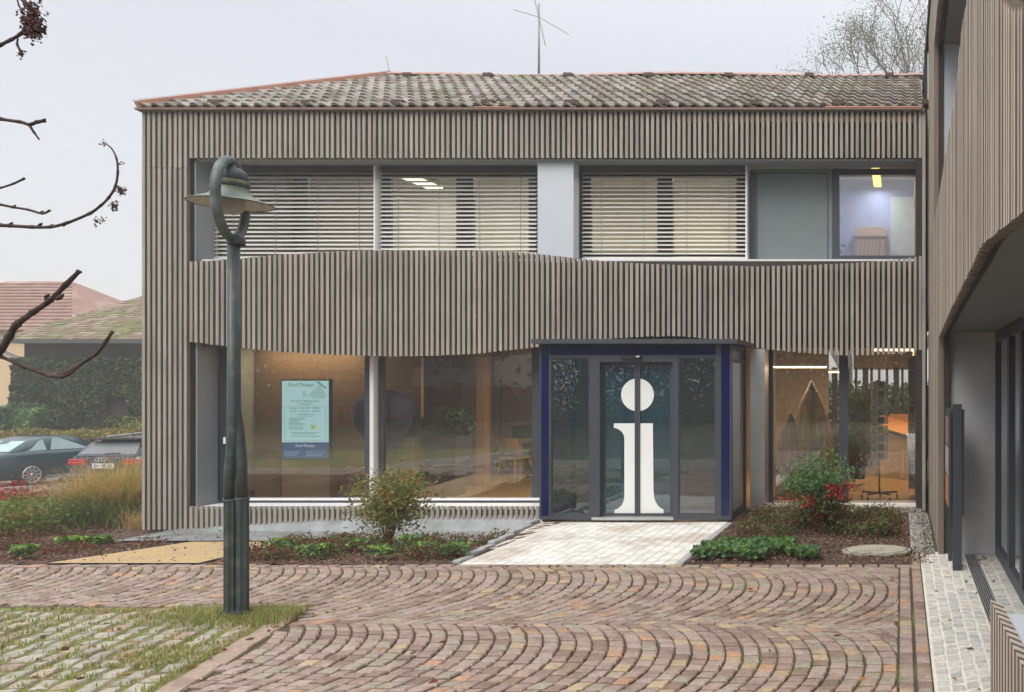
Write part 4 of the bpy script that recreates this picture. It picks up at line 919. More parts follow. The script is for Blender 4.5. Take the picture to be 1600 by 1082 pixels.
pl2 = thing('potted_plant', 'dark leafy plant in a black planter behind the postcard stand', 'potted plant', (X(1340, 14.6), 14.6, 0))
x0 = X(1340, 14.6); part(pl2, 'planter', MB().add([(x0 + a * w, 14.6 + c * w, z) for z, w in ((0.12, .13), (.92, .19)) for a, c in ((-1, -1), (1, -1), (1, 1), (-1, 1))], [(0, 3, 2, 1), (4, 5, 6, 7), (0, 1, 5, 4), (1, 2, 6, 5), (2, 3, 7, 6), (3, 0, 4, 7)]), M['dark'])
link('foliage', leaves_mesh('foliage', blob((0, 0, 1.3), (.27, .27, .46), 700, 5), .13, [leafA], seed=6, aspect=.35), pl2)
# table and chairs
def chair(x, y, rz, label):
    t = thing('wooden_chair', label, 'chair', (x, y, 0), 'light wooden chairs at the table'); t.rotation_euler = (0, 0, rz); wdm = bpy.data.materials.get('chair_beech') or mat('chair_beech', (0.42, 0.23, 0.09), 0.5, 0.15, 6)
    cush = bpy.data.materials.get('chair_cushion') or mat('chair_cushion', (0.05, 0.07, 0.06), 0.9)
    def lp(n_, m1, m_): link(n_, m1.mesh(n_, m_), t)
    lp('seat', MB().bbox(-.22, .22, -.2, .22, .42, .45, .03), wdm); lp('cushion', MB().bbox(-.19, .19, -.18, .18, .452, .48, .02), cush)
    for a in (-1, 1):
        for c in (-1, 1): lp('leg', MB().tube([(a * .23, c * .24, 0), (a * .18, c * .17, .42)], [.016, .024], 8), wdm)
    m1 = MB(); vv = []
    for k in range(9):
        t_ = -1 + k / 4; vv += [(t_ * .23, .22 - .08 * t_ * t_, .62), (t_ * .23, .235 - .08 * t_ * t_, .82)]
    m1.add(vv, [(2 * k, 2 * k + 2, 2 * k + 3, 2 * k + 1) for k in range(8)]); lp('backrest', m1, wdm)
    for a in (-1, 1): lp('back_post', MB().tube([(a * .19, .17, .44), (a * .21, .17, .7)], .014, 6), wdm)
chair(X(805, 15.4), 15.4, R(160), 'wooden chair with curved back nearest the window beside the table'); chair(X(772, 16.2), 16.2, R(20), 'wooden chair half hidden behind the table')
tb = thing('table', 'light wooden table seen through the right half of the second window', 'table', (X(778, 15.3), 15.3, 0)); tx = X(775, 15.3)
part(tb, 'table_top', MB().bbox(tx - .5, tx + .5, 15.3, 16.3, .72, .75), mat('table_wood', (0.36, 0.2, 0.09), .5))
for a in (-.44, .44):
    for c in (15.36, 16.24): part(tb, 'leg', MB().box(tx + a - .03, tx + a + .03, c - .03, c + .03, 0, .72), bpy.data.materials['table_wood'])
arm = thing('tub_armchair', 'dark green armchair behind the wooden chair near the porch', 'armchair', (X(838, 16.6), 16.6, 0)); ax = X(838, 16.6)
part(arm, 'shell', MB().lathe((ax, 16.6, 0), [(.3, .15), (.42, .3), (.46, .6), (.46, .98), (.42, 1.0), (.40, .5)], 24), mat('armchair_green', (0.02, 0.05, 0.045), .9)); part(arm, 'seat', MB().lathe((ax, 16.6, 0), [(.40, .4), (.40, .48), (0, .5)], 24), bpy.data.materials['armchair_green'])
cb = thing('wire_candle_stand', 'thin black wire stand with curved arms above the table', 'candle stand', (X(782, 16), 16, 0)); cx0 = X(782, 16)
part(cb, 'stem', MB().tube([(cx0, 16, .75), (cx0, 16, 1.95)], .01, 5), M['dark'])
for a in (-1, 1):
    for q in (.13, .24): part(cb, 'arm', MB().tube([(cx0 + a * q * (1 - math.cos(t)), 16, 1.62 + .3 * math.sin(t) * (q / .24) + (0)) for t in [math.pi * k / 8 for k in range(9)]], .007, 5), M['dark'])
part(bld, 'interior_wall', MB().box(X(655, 15.5), X(760, 16.9), 17.0, 17.1, 0, 2.6), mat('white_inner', (0.45, 0.44, 0.42), .9)); part(bld, 'interior_post', MB().box(X(744, 14.5), X(757, 14.5), 14.5, 14.7, 0, 2.6), dkw)
# wooden boats on end
hull = mat('old_boat_wood', (0.42, 0.30, 0.15), 0.6, 0.4, 12, 0.4, 40, stretch=(1, 1, 0.12), col2=(0.22, 0.17, 0.12), c2s=2.5)
def boat(pxc, pyt, halfpx, y, label, sc_=1.0):
    xc = X(pxc, y); H = Z(pyt, y); wmax = halfpx * y / F; t = thing('upright_boat', label, 'boat', (xc, y, 0), 'old wooden boats standing on end')
    npl = 8
    def pt(u, v):   # u in -1..1 across, v 0..1 up
        w = wmax * (1 - v ** 2.6) ** 0.9 * (0.86 + .14 * v); a = u * R(80); return (xc + w * math.sin(a) / math.sin(R(80)), y - w * 0.75 * (math.cos(a) - math.cos(R(80))) , H * v)
    for k in range(npl):
        m1 = MB(); u0 = -1 + 2 * k / npl + .012; u1 = -1 + 2 * (k + 1) / npl - .012; vv = []
        for j in range(13):
            v = j / 12 * .995; p, q = pt(u0, v), pt(u1, v); vv += [p, q, (q[0], q[1] + .02, q[2]), (p[0], p[1] + .02, p[2])]
        fs = []
        for j in range(12):
            a = 4 * j
            for e in range(4): fs.append((a + e, a + (e + 1) % 4, a + 4 + (e + 1) % 4, a + 4 + e))
        m1.add(vv, fs); part(t, 'plank', m1, hull)
    m1 = MB(); m1.tube([pt(0, v / 10) for v in range(11)], .018, 6); part(t, 'keel', m1, hull)
    part(t, 'bow_cap', MB().lathe((xc, y, H - .12), [(.075, 0), (.05, .06), (0.02, .13), (0, .14)], 12), mat('bow_iron_%d' % pxc, (0.12, 0.12, 0.13), .5))
boat(1268, 597, 42, 13.4, 'taller old wooden boat standing on its end behind the right window'); boat(1236, 648, 30, 13.05, 'shorter old wooden boat leaning beside the taller one behind the right window')
# postcard stand
PYs = 12.75; pc = thing('postcard_stand', 'wheeled rotating postcard stand with wire pockets behind the right window', 'postcard stand', (X(1374, PYs), PYs, 0)); pcx = X(1374, PYs)
part(pc, 'pole', MB().tube([(pcx, PYs, .1), (pcx, PYs, Z(592, PYs))], .014, 8), M['steel'])
for k in range(5):
    a = 2 * math.pi * k / 5 + .3; ex, ey = pcx + .3 * math.cos(a), PYs + .3 * math.sin(a)
    part(pc, 'foot', MB().beam((pcx, PYs, .11), (ex, ey, .11), .04, .025), M['anth']); part(pc, 'caster', MB().tube([(ex - .012, ey, .035), (ex + .012, ey, .035)], .035, 12), M['dark'])
cards = [mat('card_%d' % i, c, 0.4, 0.5, 30) for i, c in enumerate(((0.10, 0.16, 0.2), (0.25, 0.3, 0.28), (0.05, 0.13, 0.11), (0.16, 0.11, 0.09)))]; wire = mat('white_wire', (0.62, 0.64, 0.6), .4)
zt0, zb0 = Z(594, PYs), Z(718, PYs)
for f_ in range(4):
    a = R(-90 + 12) + f_ * math.pi / 2; nx_, ny_ = math.cos(a), math.sin(a); tx_, ty_ = -ny_, nx_
    m1 = MB(); n9 = 9
    for k in range(n9):
        z0 = zb0 + (zt0 - zb0) * k / n9; h = (zt0 - zb0) / n9 * .86; cx9, cy9 = pcx + nx_ * .13, PYs + ny_ * .13
        for c9 in (0,):
            q = [(cx9 - tx_ * .075, cy9 - ty_ * .075, z0), (cx9 + tx_ * .075, cy9 + ty_ * .075, z0), (cx9 + tx_ * .075 - nx_ * .01, cy9 + ty_ * .075 - ny_ * .01, z0 + h), (cx9 - tx_ * .075 - nx_ * .01, cy9 - ty_ * .075 - ny_ * .01, z0 + h)]
            i9 = [(cx9 - tx_ * .05 + nx_ * .006, cy9 - ty_ * .05 + ny_ * .006, z0 + .015), (cx9 + tx_ * .05 + nx_ * .006, cy9 + ty_ * .05 + ny_ * .006, z0 + .015), (cx9 + tx_ * .05 - nx_ * .003, cy9 + ty_ * .05 - ny_ * .003, z0 + h - .012), (cx9 - tx_ * .05 - nx_ * .003, cy9 - ty_ * .05 - ny_ * .003, z0 + h - .012)]
            e = MB(); e.prism(q, (0, 0, 0), (-nx_ * .003, -ny_ * .003, 0)); cd = part(pc, 'card_pocket', e, wire); e = MB(); e.prism(i9, (0, 0, 0), (-nx_ * .002, -ny_ * .002, 0)); part(pc, 'postcard', e, random.choice(cards), parent=cd)
# counter and shelf, rear glazing
ct = thing('service_counter', 'curved orange lit counter with black edge behind the postcard stand', 'counter', (X(1402, 15.4), 15.4, 0)); orng = mat('orange_counter', (0.50, 0.25, 0.09), .5)
m1 = MB(); m2 = MB(); m3 = MB(); vv = []; 
for k in range(17):
    t = k / 16; xx = X(1372, 15.4) + t * 0.9; zz = .98 - .22 * t + .0; yy = 15.4 + .35 * math.cos(t * 3); vv.append((xx, yy, zz))
for a, c in zip(vv[:-1], vv[1:]):
    m1.quad((a[0], a[1], 0), (c[0], c[1], 0), (c[0], c[1], c[2]), a); m2.beam((a[0], a[1] - .02, a[2]), (c[0] + .005, c[1] - .02, c[2]), .05, .06); m3.quad(a, c, (c[0], c[1] + 1, c[2] + .25), (a[0], a[1] + 1, a[2] + .25))
part(ct, 'front', m1, mat('counter_front', (0.5, 0.42, 0.3), .6)); part(ct, 'edge', m2, M['dark']); part(ct, 'top', m3, orng)
part(bld, 'orange_wall', MB().box(X(1390, 17), 0.22, 17.0, 17.1, 0.9, 1.22), orng)
sh = thing('book_shelf', 'orange wood shelf with books at the right edge of the window', 'shelf', (X(1431, 12.9), 12.9, 0)); xs0, xs1 = X(1419, 12.9), X(1442, 12.9) - .0
part(sh, 'side', MB().box(xs0, xs0 + .02, 12.8, 13.3, .1, 2.3), bpy.data.materials['orange_wood_wall']); part(sh, 'back', MB().box(xs0 + .02, xs1, 13.28, 13.3, .1, 2.3), bpy.data.materials['orange_wood_wall'])
gb = random.Random(3)
for k in range(7):
    z = .35 + k * .29; s_ = part(sh, 'shelf_board', MB().box(xs0 + .02, xs1, 12.8, 13.28, z, z + .018), oak); xx = xs0 + .03
    while xx < xs1 - .05:
        w = gb.uniform(.025, .05); part(sh, 'book', MB().box(xx, xx + w, 12.84, 13.1, z + .018, z + gb.uniform(.14, .24)), random.choice(cards), parent=s_); xx += w + .003
m1 = MB(); 
for k in range(12): px = 1300 + k * 12; part(bld, 'rear_mullion', MB().box(X(px, BYB), X(px + (4 if k % 4 else 9), BYB), BYB - .1, BYB - .04, 0, 2.25), M['anth'])

roof_refl = thing('wall_cabinet', 'tan wooden cabinet with slatted front behind the unblinded upper window', 'cabinet', (X(1360, 14.1), 14.1, 3.6))  # added solid shape, coloured as the reflection of a tiled roof in the pane
part(roof_refl, 'top', MB().box(X(1336, 14.1), X(1385, 14.1), 14.0, 14.28, Z(371, 14.1), Z(357, 14.1)), mat('cabinet_tan', (.62, .45, .36), .6))
part(roof_refl, 'frame', MB().box(X(1336, 14.1), X(1383, 14.1), 14.05, 14.28, Z(402, 14.1), Z(374, 14.1)), mat('cabinet_rose', (.45, .28, .25), .6))  # rose lower part of the roof reflection stand-in
for k in range(7): part(roof_refl, 'slat', MB().beam(P(1340 + k * 6, 401, 14.02), P(1343 + k * 6, 377, 14.02), .02, .02), bpy.data.materials['cabinet_tan'])  # tan bars standing in for the reflected roof tiles
# ------------------------------------------------------------------ antenna, rod
an = thing('roof_antenna', 'thin mast antenna with four rods on the roof ridge', 'antenna', (X(842, 15.2), 15.2, Z(130, 15.2)))
ax, ay = X(842, 15.2), 15.2; am = mat('antenna_metal', (0.30, 0.29, 0.24), .5)
part(an, 'mast', MB().tube([(ax, ay, Z(135, ay)), (ax, ay, Z(6, ay))], [.024, .018], 8), am); zc = Z(27, ay)
for (px, py, dy) in ((814, 27, -.3), (879, 44, .3), (834, 54, .5), (852, 10, -.5)): part(an, 'rod', MB().tube([(ax, ay, zc), (X(px, ay) + .0, ay + dy, Z(py, ay))], .006, 5), am)
lr = thing('lightning_rod', 'thin lightning rod at the left end of the roof ridge', 'lightning rod', (X(608, 14.9), 14.9, Z(113, 14.9))); part(lr, 'rod', MB().tube([P(609, 114, 14.9), P(603, 88, 14.9)], .006, 5), am); part(lr, 'clamp', MB().box(X(606, 14.9), X(611, 14.9), 14.85, 14.95, Z(117, 14.9), Z(112, 14.9)), am)
# ------------------------------------------------------------------ cars
def car(name, label, cx_, y0, zgd, cfg, paint, group='cars in the parking lot'):
    t = thing(name, label, 'car', (cx_, y0 + 2, zgd), group)
    S = cfg['st']; W = MB(); rows = []
    gl_ = cfg['glass']; L = cfg['L']
    def at(tab, y): return float(np.interp(y, [p[0] for p in tab], [p[1] for p in tab]))
    def w(y): return at(cfg['w'], y)
    def belt(y): return at(cfg['belt'], y)
    def top(y): return at(cfg['top'], y)
    ys = sorted(set([p[0] for p in cfg['w']] + [p[0] for p in cfg['belt']] + list(np.linspace(0.2, L - .2, 16))))
    for y in ys:
        ww, bz = w(y), belt(y); zb = 0.2 + (0.12 if y < .15 or y > L - .15 else 0)
        half = [(ww * .90, zb), (ww * .985, zb + .10), (ww, .48), (ww * .995, .62), (ww * .97, bz - .10), (ww * .93, bz - .02), (ww * .84, bz + .012), (0, bz + .03)]
        ring = [(-p[0], p[1]) for p in half] + [(p[0], p[1]) for p in half[::-1][1:]]
        rows.append([(cx_ + a, y0 + y, zgd + z) for a, z in ring])
    n_ = len(rows[0]); vv = [p for r in rows for p in r]; fs = []
    for i in range(len(rows) - 1):
        for k in range(n_): fs.append((i * n_ + k, i * n_ + (k + 1) % n_, (i + 1) * n_ + (k + 1) % n_, (i + 1) * n_ + k))
    fs += [tuple(range(n_ - 1, -1, -1)), tuple((len(rows) - 1) * n_ + k for k in range(n_))]
    W.add(vv, fs, 0, True); body = part(t, 'body', W, paint)
    yg0, yg1 = cfg['gy']
    def side(y, q, s, off=0.0):
        bz = belt(y); tz = top(y); wb = w(y) * .86; wt = cfg['rw']
        f = (tz - bz) / (cfg['roof'] - 0.95); x = wb + (wt - wb) * q * min(1, max(0, f))
        return (cx_ + s * (x + off), y0 + y, zgd + bz + (tz - bz) * q)
    G = MB(); rows = []; ys = np.linspace(yg0, yg1, 22)
    for y in ys:
        rows.append([side(y, 0, -1), side(y, .5, -1), side(y, .93, -1)] + [(cx_ + u * (cfg['rw'] * .8), y0 + y, zgd + top(y) + .02 * (1 - abs(u)) * (top(y) - belt(y) > .2)) for u in (-1, -.5, 0, .5, 1)] + [side(y, .93, 1), side(y, .5, 1), side(y, 0, 1)])
    n_ = len(rows[0]); G.add([p for r in rows for p in r], [(i * n_ + k, i * n_ + k + 1, (i + 1) * n_ + k + 1, (i + 1) * n_ + k) for i in range(len(rows) - 1) for k in range(n_ - 1)], 0, True)
    part(t, 'roof', G, paint)
    for s in (-1, 1):
        for (a, b_, tl, tr_) in cfg['side']:
            m1 = MB(); vv = []
            for k in range(9):
                y = a + (b_ - a) * k / 8; hi = .88 * min(1, (k / 8) / tl if tl else 1, ((8 - k) / 8) / tr_ if tr_ else 1); vv += [side(y, .06, s, .006), side(y, max(.07, hi), s, .006)]
            m1.add(vv, [(2 * k, 2 * k + 2, 2 * k + 3, 2 * k + 1) for k in range(8)], 0, True); part(t, 'side_window', m1, gl_)
    # rear glass
    (ya, za), (yb_, zb_) = cfg['rear']; m1 = MB(); dx = w(ya) * .78; dt = cfg['rw'] * .86
    m1.quad((cx_ - dx, y0 + ya - .012, zgd + za), (cx_ + dx, y0 + ya - .012, zgd + za), (cx_ + dt, y0 + yb_ - .012, zgd + zb_ + .012), (cx_ - dt, y0 + yb_ - .012, zgd + zb_ + .012)); part(t, 'rear_window', m1, gl_)
    for s in (-1, 1):
        for ya in cfg['axle']:
            r = cfg['r']; xo = cx_ + s * (w(ya) - 0.0)
            part(t, 'wheel_arch', MB().tube([(xo - s * .2, y0 + ya, zgd + r + .02), (xo + s * .006, y0 + ya, zgd + r + .02)], r + .05, 28), M['dark'])
            wh = part(t, 'wheel', MB().tube([(xo - s * .2, y0 + ya, zgd + r), (xo + s * .012, y0 + ya, zgd + r)], [r, r - .006], 32), mat('tyre', (.02, .02, .02), .9) if 'tyre' not in bpy.data.materials else bpy.data.materials['tyre'])
            rim = MB(); rr = r * .73; xx = xo + s * .02
            rim.tube([(xx, y0 + ya + rr * math.cos(q), zgd + r + rr * math.sin(q)) for q in [2 * math.pi * k / 28 for k in range(28)]], .016, 6, closed=True)
            for k in range(10):
                q = 2 * math.pi * k / 10
                for dq in (-.13, .13): rim.beam((xx, y0 + ya + .05 * math.cos(q), zgd + r + .05 * math.sin(q)), (xx, y0 + ya + rr * math.cos(q + dq), zgd + r + rr * math.sin(q + dq)), .016, .02)
            rim.tube([(xx - s * .01, y0 + ya, zgd + r), (xx + s * .012, y0 + ya, zgd + r)], .05, 12)
            part(t, 'rim', rim, M['alloy'], parent=wh)
    return t, body
M['alloy'] = mat('alloy', (0.75, 0.76, 0.76), 0.3, 0.05, 3, metal=0.8)
tealp = mat('teal_paint', (0.006, 0.05, 0.058), 0.3, 0.1, 3, coat=0.6); navyp = mat('navy_paint', (0.015, 0.02, 0.036), 0.28, 0.1, 3, coat=0.6)
mist = mat('misted_glass', (0.38, 0.54, 0.52), 0.45, 0.12, 3); greyg = mat('grey_car_glass', (0.17, 0.19, 0.20), 0.12, 0.15, 3)
zA = zg(-25, 22.5)
coupe = dict(st=None, L=4.4, w=[(0, .66), (.1, .80), (.4, .86), (1, .885), (3, .885), (3.9, .86), (4.25, .76), (4.4, .6)], belt=[(0, .70), (.06, .86), (.5, .94), (1.1, .955), (2.6, .92), (3.3, .86), (4.0, .74), (4.4, .58)],
    top=[(.55, .945), (1.25, 1.26), (1.7, 1.345), (2.1, 1.35), (2.45, 1.31), (3.15, .93)], gy=(.55, 3.15), rw=.60, roof=1.35, side=[(.98, 1.52, .8, 0), (1.62, 2.85, .12, .75)], rear=((.64, .99), (1.20, 1.235)), axle=(1.0, 3.5), r=.315, glass=mist)
cc, cb_ = car('parked_coupe', 'dark teal two door coupe with misted pale green windows parked at the left', -25.38, 21.15, zA, coupe, tealp)
def cpart(t, nme, x0, x1, y0, y1, z0, z1, m, par=None, c=.02): return part(t, nme, MB().bbox(x0, x1, y0, y1, z0, z1, c), m, parent=par)
redl = mat('tail_light_red', (0.42, 0.02, 0.02), 0.2, .1, 5, coat=.5)
for s in (-1, 1): cpart(cc, 'tail_light', -25.38 + s * .55 - .2, -25.38 + s * .55 + .2, 21.12, 21.25, zA + .62, zA + .78, redl)
cpart(cc, 'side_skirt', -24.52, -24.47, 22.5, 24.3, zA + .17, zA + .25, mat('skirt', (.16, .22, .23), .3)); cpart(cc, 'bumper', -26.1, -24.66, 21.06, 21.25, zA + .3, zA + .58, tealp)
zB = zg(-18.5, 19.5)
hatch = dict(st=None, L=4.3, w=[(0, .80), (.1, .88), (.5, .90), (3.4, .90), (4.1, .80), (4.3, .6)], belt=[(0, .92), (.05, 1.0), (.5, 1.0), (2.6, .97), (3.3, .93), (4.0, .80), (4.3, .6)],
    top=[(.02, 1.0), (.38, 1.34), (.6, 1.40), (1.6, 1.44), (2.3, 1.42), (3.3, .95)], gy=(.02, 3.3), rw=.62, roof=1.43, side=[(.45, 1.2, .5, 0), (1.25, 2.0, 0, 0), (2.06, 3.0, 0, .7)], rear=((.07, 1.045), (.34, 1.31)), axle=(.85, 3.4), r=.32, glass=greyg)
ax0, ay0 = -18.52, 18.3
au, ab = car('parked_hatchback', 'dark navy hatchback seen from behind beside the tall golden grass', ax0, ay0, zB, hatch, navyp)
cpart(au, 'roof_spoiler', ax0 - .62, ax0 + .62, ay0 + .20, ay0 + .52, zB + 1.37, zB + 1.41, M['dark'])
for s in (-1, 1):
    tl = cpart(au, 'tail_light', *sorted((ax0 + s * .86, ax0 + s * .42)), ay0 - .03, ay0 + .08, zB + .80, zB + .93, redl, c=.02); cpart(au, 'light_strip', *sorted((ax0 + s * .83, ax0 + s * .46)), ay0 - .036, ay0 - .03, zB + .85, zB + .865, mat('tail_strip', (.7, .15, .12), .3), par=tl, c=.001)
cpart(au, 'bumper', ax0 - .85, ax0 + .85, ay0 - .10, ay0 + .1, zB + .28, zB + .60, navyp, c=.05); cpart(au, 'bumper_trim', ax0 - .78, ax0 + .78, ay0 - .11, ay0 - .1, zB + .565, zB + .58, mat('trim_grey', (.25, .26, .3), .3), c=.001)
cpart(au, 'diffuser', ax0 - .7, ax0 + .7, ay0 - .08, ay0 + .1, zB + .2, zB + .279, M['dark'])
pl = cpart(au, 'number_plate', ax0 - .30, ax0 + .24, ay0 - .045, ay0 - .03, zB + .72, zB + .835, mat('plate_white', (.8, .8, .78), .4), c=.002)
cpart(au, 'plate_band', ax0 - .298, ax0 - .255, ay0 - .048, ay0 - .0455, zB + .722, zB + .833, mat('plate_blue', (.02, .06, .4), .4), par=pl, c=.0005)
me = textmesh('KN UL 82', .105, .0006, 'CENTER', .95); me.materials.append(M['dark']); link('lettering', me, pl, (-.01, -2 - .047, .778))
rg = MB()
for k in range(4): rg.tube([(ax0 - .03 - .12 + k * .066 + .042 * math.cos(q), ay0 - .01, zB + .925 + .042 * math.sin(q)) for q in [2 * math.pi * j / 20 for j in range(20)]], .007, 5, closed=True)
for vi, v_ in enumerate(rg.v): rg.v[vi] = (v_[0], v_[1] - .025, v_[2])
part(au, 'ring_emblem', rg, mat('chrome_bright', (.85, .85, .85), .15, 0, metal=.6)); part(au, 'rear_wiper', MB().beam((ax0 - .1, ay0 + .07, zB + 1.05), (ax0 + .28, ay0 + .07, zB + 1.07), .02, .015), M['dark']); part(au, 'roof_aerial', MB().tube([(ax0, ay0 + .7, zB + 1.4), (ax0, ay0 + .66, zB + 1.5)], .01, 6), M['dark'])
for s in (-1, 1): part(au, 'roof_rail', MB().tube([(ax0 + s * .56, ay0 + .6, zB + 1.42), (ax0 + s * .57, ay0 + 1.5, zB + 1.46), (ax0 + s * .56, ay0 + 2.3, zB + 1.43)], .016, 6), M['steel'])

# ------------------------------------------------------------------ planting
lf = {k: leafmat('leaf_' + k, c) for k, c in dict(red=(.46, .03, .025), darkred=(.15, .045, .035), wine=(.21, .06, .05), brown=(.19, .10, .055), beech=(.34, .17, .07), green=(.10, .20, .045), lime=(.22, .34, .06), olive=(.20, .21, .045), gold=(.38, .26, .07), yellow=(.5, .36, .07), dark=(.04, .085, .022), ivy=(.05, .08, .03), bluegreen=(.09, .19, .10), orange=(.42, .19, .055)).items()}
def straw(nme, c): return leafmat('blade_' + nme, c, .3, .3)
bl = {k: straw(k, c) for k, c in dict(gold=(.55, .36, .12), straw=(.6, .46, .22), green=(.16, .23, .06), lime=(.28, .36, .08), dkgreen=(.09, .15, .05), dry=(.40, .30, .17)).items()}
def stuffobj(name, me, label, cat=None): o = link(name, me); o['kind'] = 'stuff'; o['label'] = label; o['category'] = cat or name.replace('_', ' '); return o
g = np.random.default_rng(21)
def scatter(x0, x1, y0, y1, n, zf, hz, keep=None, clump=0.0, seed=1):
    gg = np.random.default_rng(seed); x = gg.uniform(x0, x1, n); y = gg.uniform(y0, y1, n)
    if clump:
        cn = max(4, int((x1 - x0) * (y1 - y0) * clump)); cxs = gg.uniform(x0, x1, cn); cys = gg.uniform(y0, y1, cn); i = gg.integers(0, cn, n); r = gg.normal(scale=.11, size=(n, 2)); x = cxs[i] + r[:, 0]; y = cys[i] + r[:, 1]
    k = np.ones(n, bool)
    k &= (y > y0) & (y < y1) & (x > x0) & (x < x1)
    if keep is not None: k &= np.array([keep(a, b) for a, b in zip(x, y)])
    x, y = x[k], y[k]; z = np.array([zg(a, b) for a, b in zip(x, y)]) + gg.uniform(0, 1, len(x)) ** 1.6 * hz
    return np.stack([x, y, z], 1)
yl = lambda y: float(np.interp(y, [8.13, 10.2], [X(75, 8.13), X(290, 10.2)])); yr = lambda y: float(np.interp(y, [8.13, 9.3, 10.2], [X(310, 8.13), X(395, 9.3), X(455, 10.2)]))
kL = lambda x, y: x < yl(y) - .02 and not (y > 10.4 and x > -11.6) and (y < 10.2 or x < -10.8)
kM = lambda x, y: x > yr(y) + .14 and x < XL(y) - .1
stuffobj('bark_mulch', np_me := leaves_mesh('bark_mulch', np.concatenate([scatter(-14, -7, 8.16, 11.9, 16000, zg, .03, kL, seed=2), scatter(-8, -4.7, 8.16, 10.3, 9000, zg, .03, kM, seed=3), scatter(-2.25, .3, 8.16, 11.5, 9000, zg, .03, seed=4), scatter(-11.5, -5, 10.15, 11.65, 420, zg, .04, seed=44) + np.array([0, 0, .03]), scatter(-9, -6.5, 8.2, 10.2, 160, zg, .02, seed=45) + np.array([0, 0, .018])]), .035, [lf['brown'], mat('bark_chip', (.10, .06, .045), .95), mat('bark_pale', (.28, .19, .13), .95), lf['gold'], lf['orange']], [5, 9, 3, .5, .5], flat=.75, seed=3), 'loose brown bark mulch and fallen leaves in the planting beds')
stuffobj('ground_cover', leaves_mesh('ground_cover', scatter(-14.5, -7, 8.3, 11.9, 13000, zg, .12, kL, 3.2, 5), .035, [lf['darkred'], lf['wine'], lf['dark'], lf['green'], lf['brown']], [5, 3, 1.5, 1, 2], seed=5), 'low dark red ground cover in the bed left of the yellow path')
stuffobj('ground_cover', leaves_mesh('ground_cover', np.concatenate([scatter(-8, -4.7, 8.3, 10.2, 15000, zg, .15, kM, 6, 6)]), .035, [lf['darkred'], lf['wine'], lf['dark'], lf['green'], lf['olive']], [4, 3, 2, 3, 1.5], seed=6), 'low dark red and green ground cover between the yellow path and the entrance path')
stuffobj('ground_cover', leaves_mesh('ground_cover', scatter(-2.2, -.02, 9.45, 11.2, 20000, zg, .19, lambda x, y: x > -2.05 - (y - 9.4) * 0, 9, 7), .038, [lf['darkred'], lf['wine'], lf['dark'], lf['green'], lf['olive']], [3, 2, 4, 3, 1.5], seed=7), 'dense dark red and green low shrubs filling the right planting bed')
def leafclumps(xy, r, n, h, seed):
    gg = np.random.default_rng(seed); out = []
    for (a, b) in xy:
        q = np.clip(gg.normal(scale=r, size=(n, 2)), -1.25 * r, 1.25 * r); x = a + q[:, 0]; y = np.clip(b + q[:, 1], 8.17, 12); out.append(np.stack([x, y, np.array([zg(u, v) for u, v in zip(x, y)]) + h * gg.uniform(.4, 1, n)], 1))
    return np.concatenate(out)
stuffobj('strawberry_plants', leaves_mesh('strawberry_plants', leafclumps([(X(px, y), y) for px, y in [(1100, 8.35), (1125, 8.45), (1150, 8.4), (1165, 8.75), (1185, 8.5), (1215, 8.55), (1140, 8.8), (1195, 8.9), (1115, 8.65), (1225, 8.8), (1180, 8.3), (1250, 8.45), (1262, 8.35)]], .085, 170, .13, 3), .062, [lf['green'], lf['bluegreen'], lf['lime']], [4, 3, .7], flat=.5, aspect=.9, seed=8), 'bright green leafy low plants at the front corner of the right bed')
for i, (px, y, lab) in enumerate(((122, 9.6, 'bright green leafy clump in the dark red bed at the left'), (157, 9.7, 'small green clump right of the bigger one in the left bed'), (40, 8.6, 'small green clump near the front edge of the left bed'))):
    o = link('green_clump', leaves_mesh('green_clump', leafclumps([(X(px, y), y)], .10 if i == 0 else .06, 160, .14, 30 + i) - np.array([X(px, y), y, 0]), .085, [lf['green'], lf['lime']], flat=.5, seed=i, aspect=.7), None, (X(px, y), y, 0)); tag(o, lab, 'plant', 'green clumps in the left bed')
for i, (px, y) in enumerate(((440, 9.1), (492, 8.45), (560, 9.2), (596, 8.42), (668, 8.75), (712, 8.4), (640, 9.5))):
    o = link('green_clump', leaves_mesh('green_clump', leafclumps([(X(px, y), y)], .09, 150, .17, 40 + i) - np.array([X(px, y), y, 0]), .055, [lf['green'], lf['lime'], lf['bluegreen']], flat=.4, seed=i, aspect=.7), None, (X(px, y), y, 0)); tag(o, 'small green clump in the middle bed, ' + ('just right of the lamp post', 'second right of the lamp post', 'left of the yellow green shrub', 'under the yellow green shrub', 'right of the yellow green shrub', 'nearest the entrance kerb', 'farthest back behind the yellow green shrub')[i], 'plant', 'green clumps in the middle bed')
# pebbles by the right window
stuffobj('pebbles', leaves_mesh('pebbles', np.concatenate([scatter(-1.9, .28, 11.25, 11.66, 3000, zg, .04, seed=8), scatter(.12, .36, 8.6, 11.3, 2500, zg, .03, seed=9)]), .03, [M['granite'][1], M['granite'][0], M['kerb'], M['slat']], flat=.3, aspect=.9, seed=9), 'grey pebbles along the foot of the right window and wing')
m1 = MB(); gr = thing('edge_grid', 'dark paved strip beside the foot of the right wing', 'grating', (.2, 10, 0)); 
for k in range(18): m1.bbox(.1, .27, 8.95 + k * .13, 9.06 + k * .13, -.03, .02, .01)
part(gr, 'grid_block', m1, M['kerb'], kind='stuff')

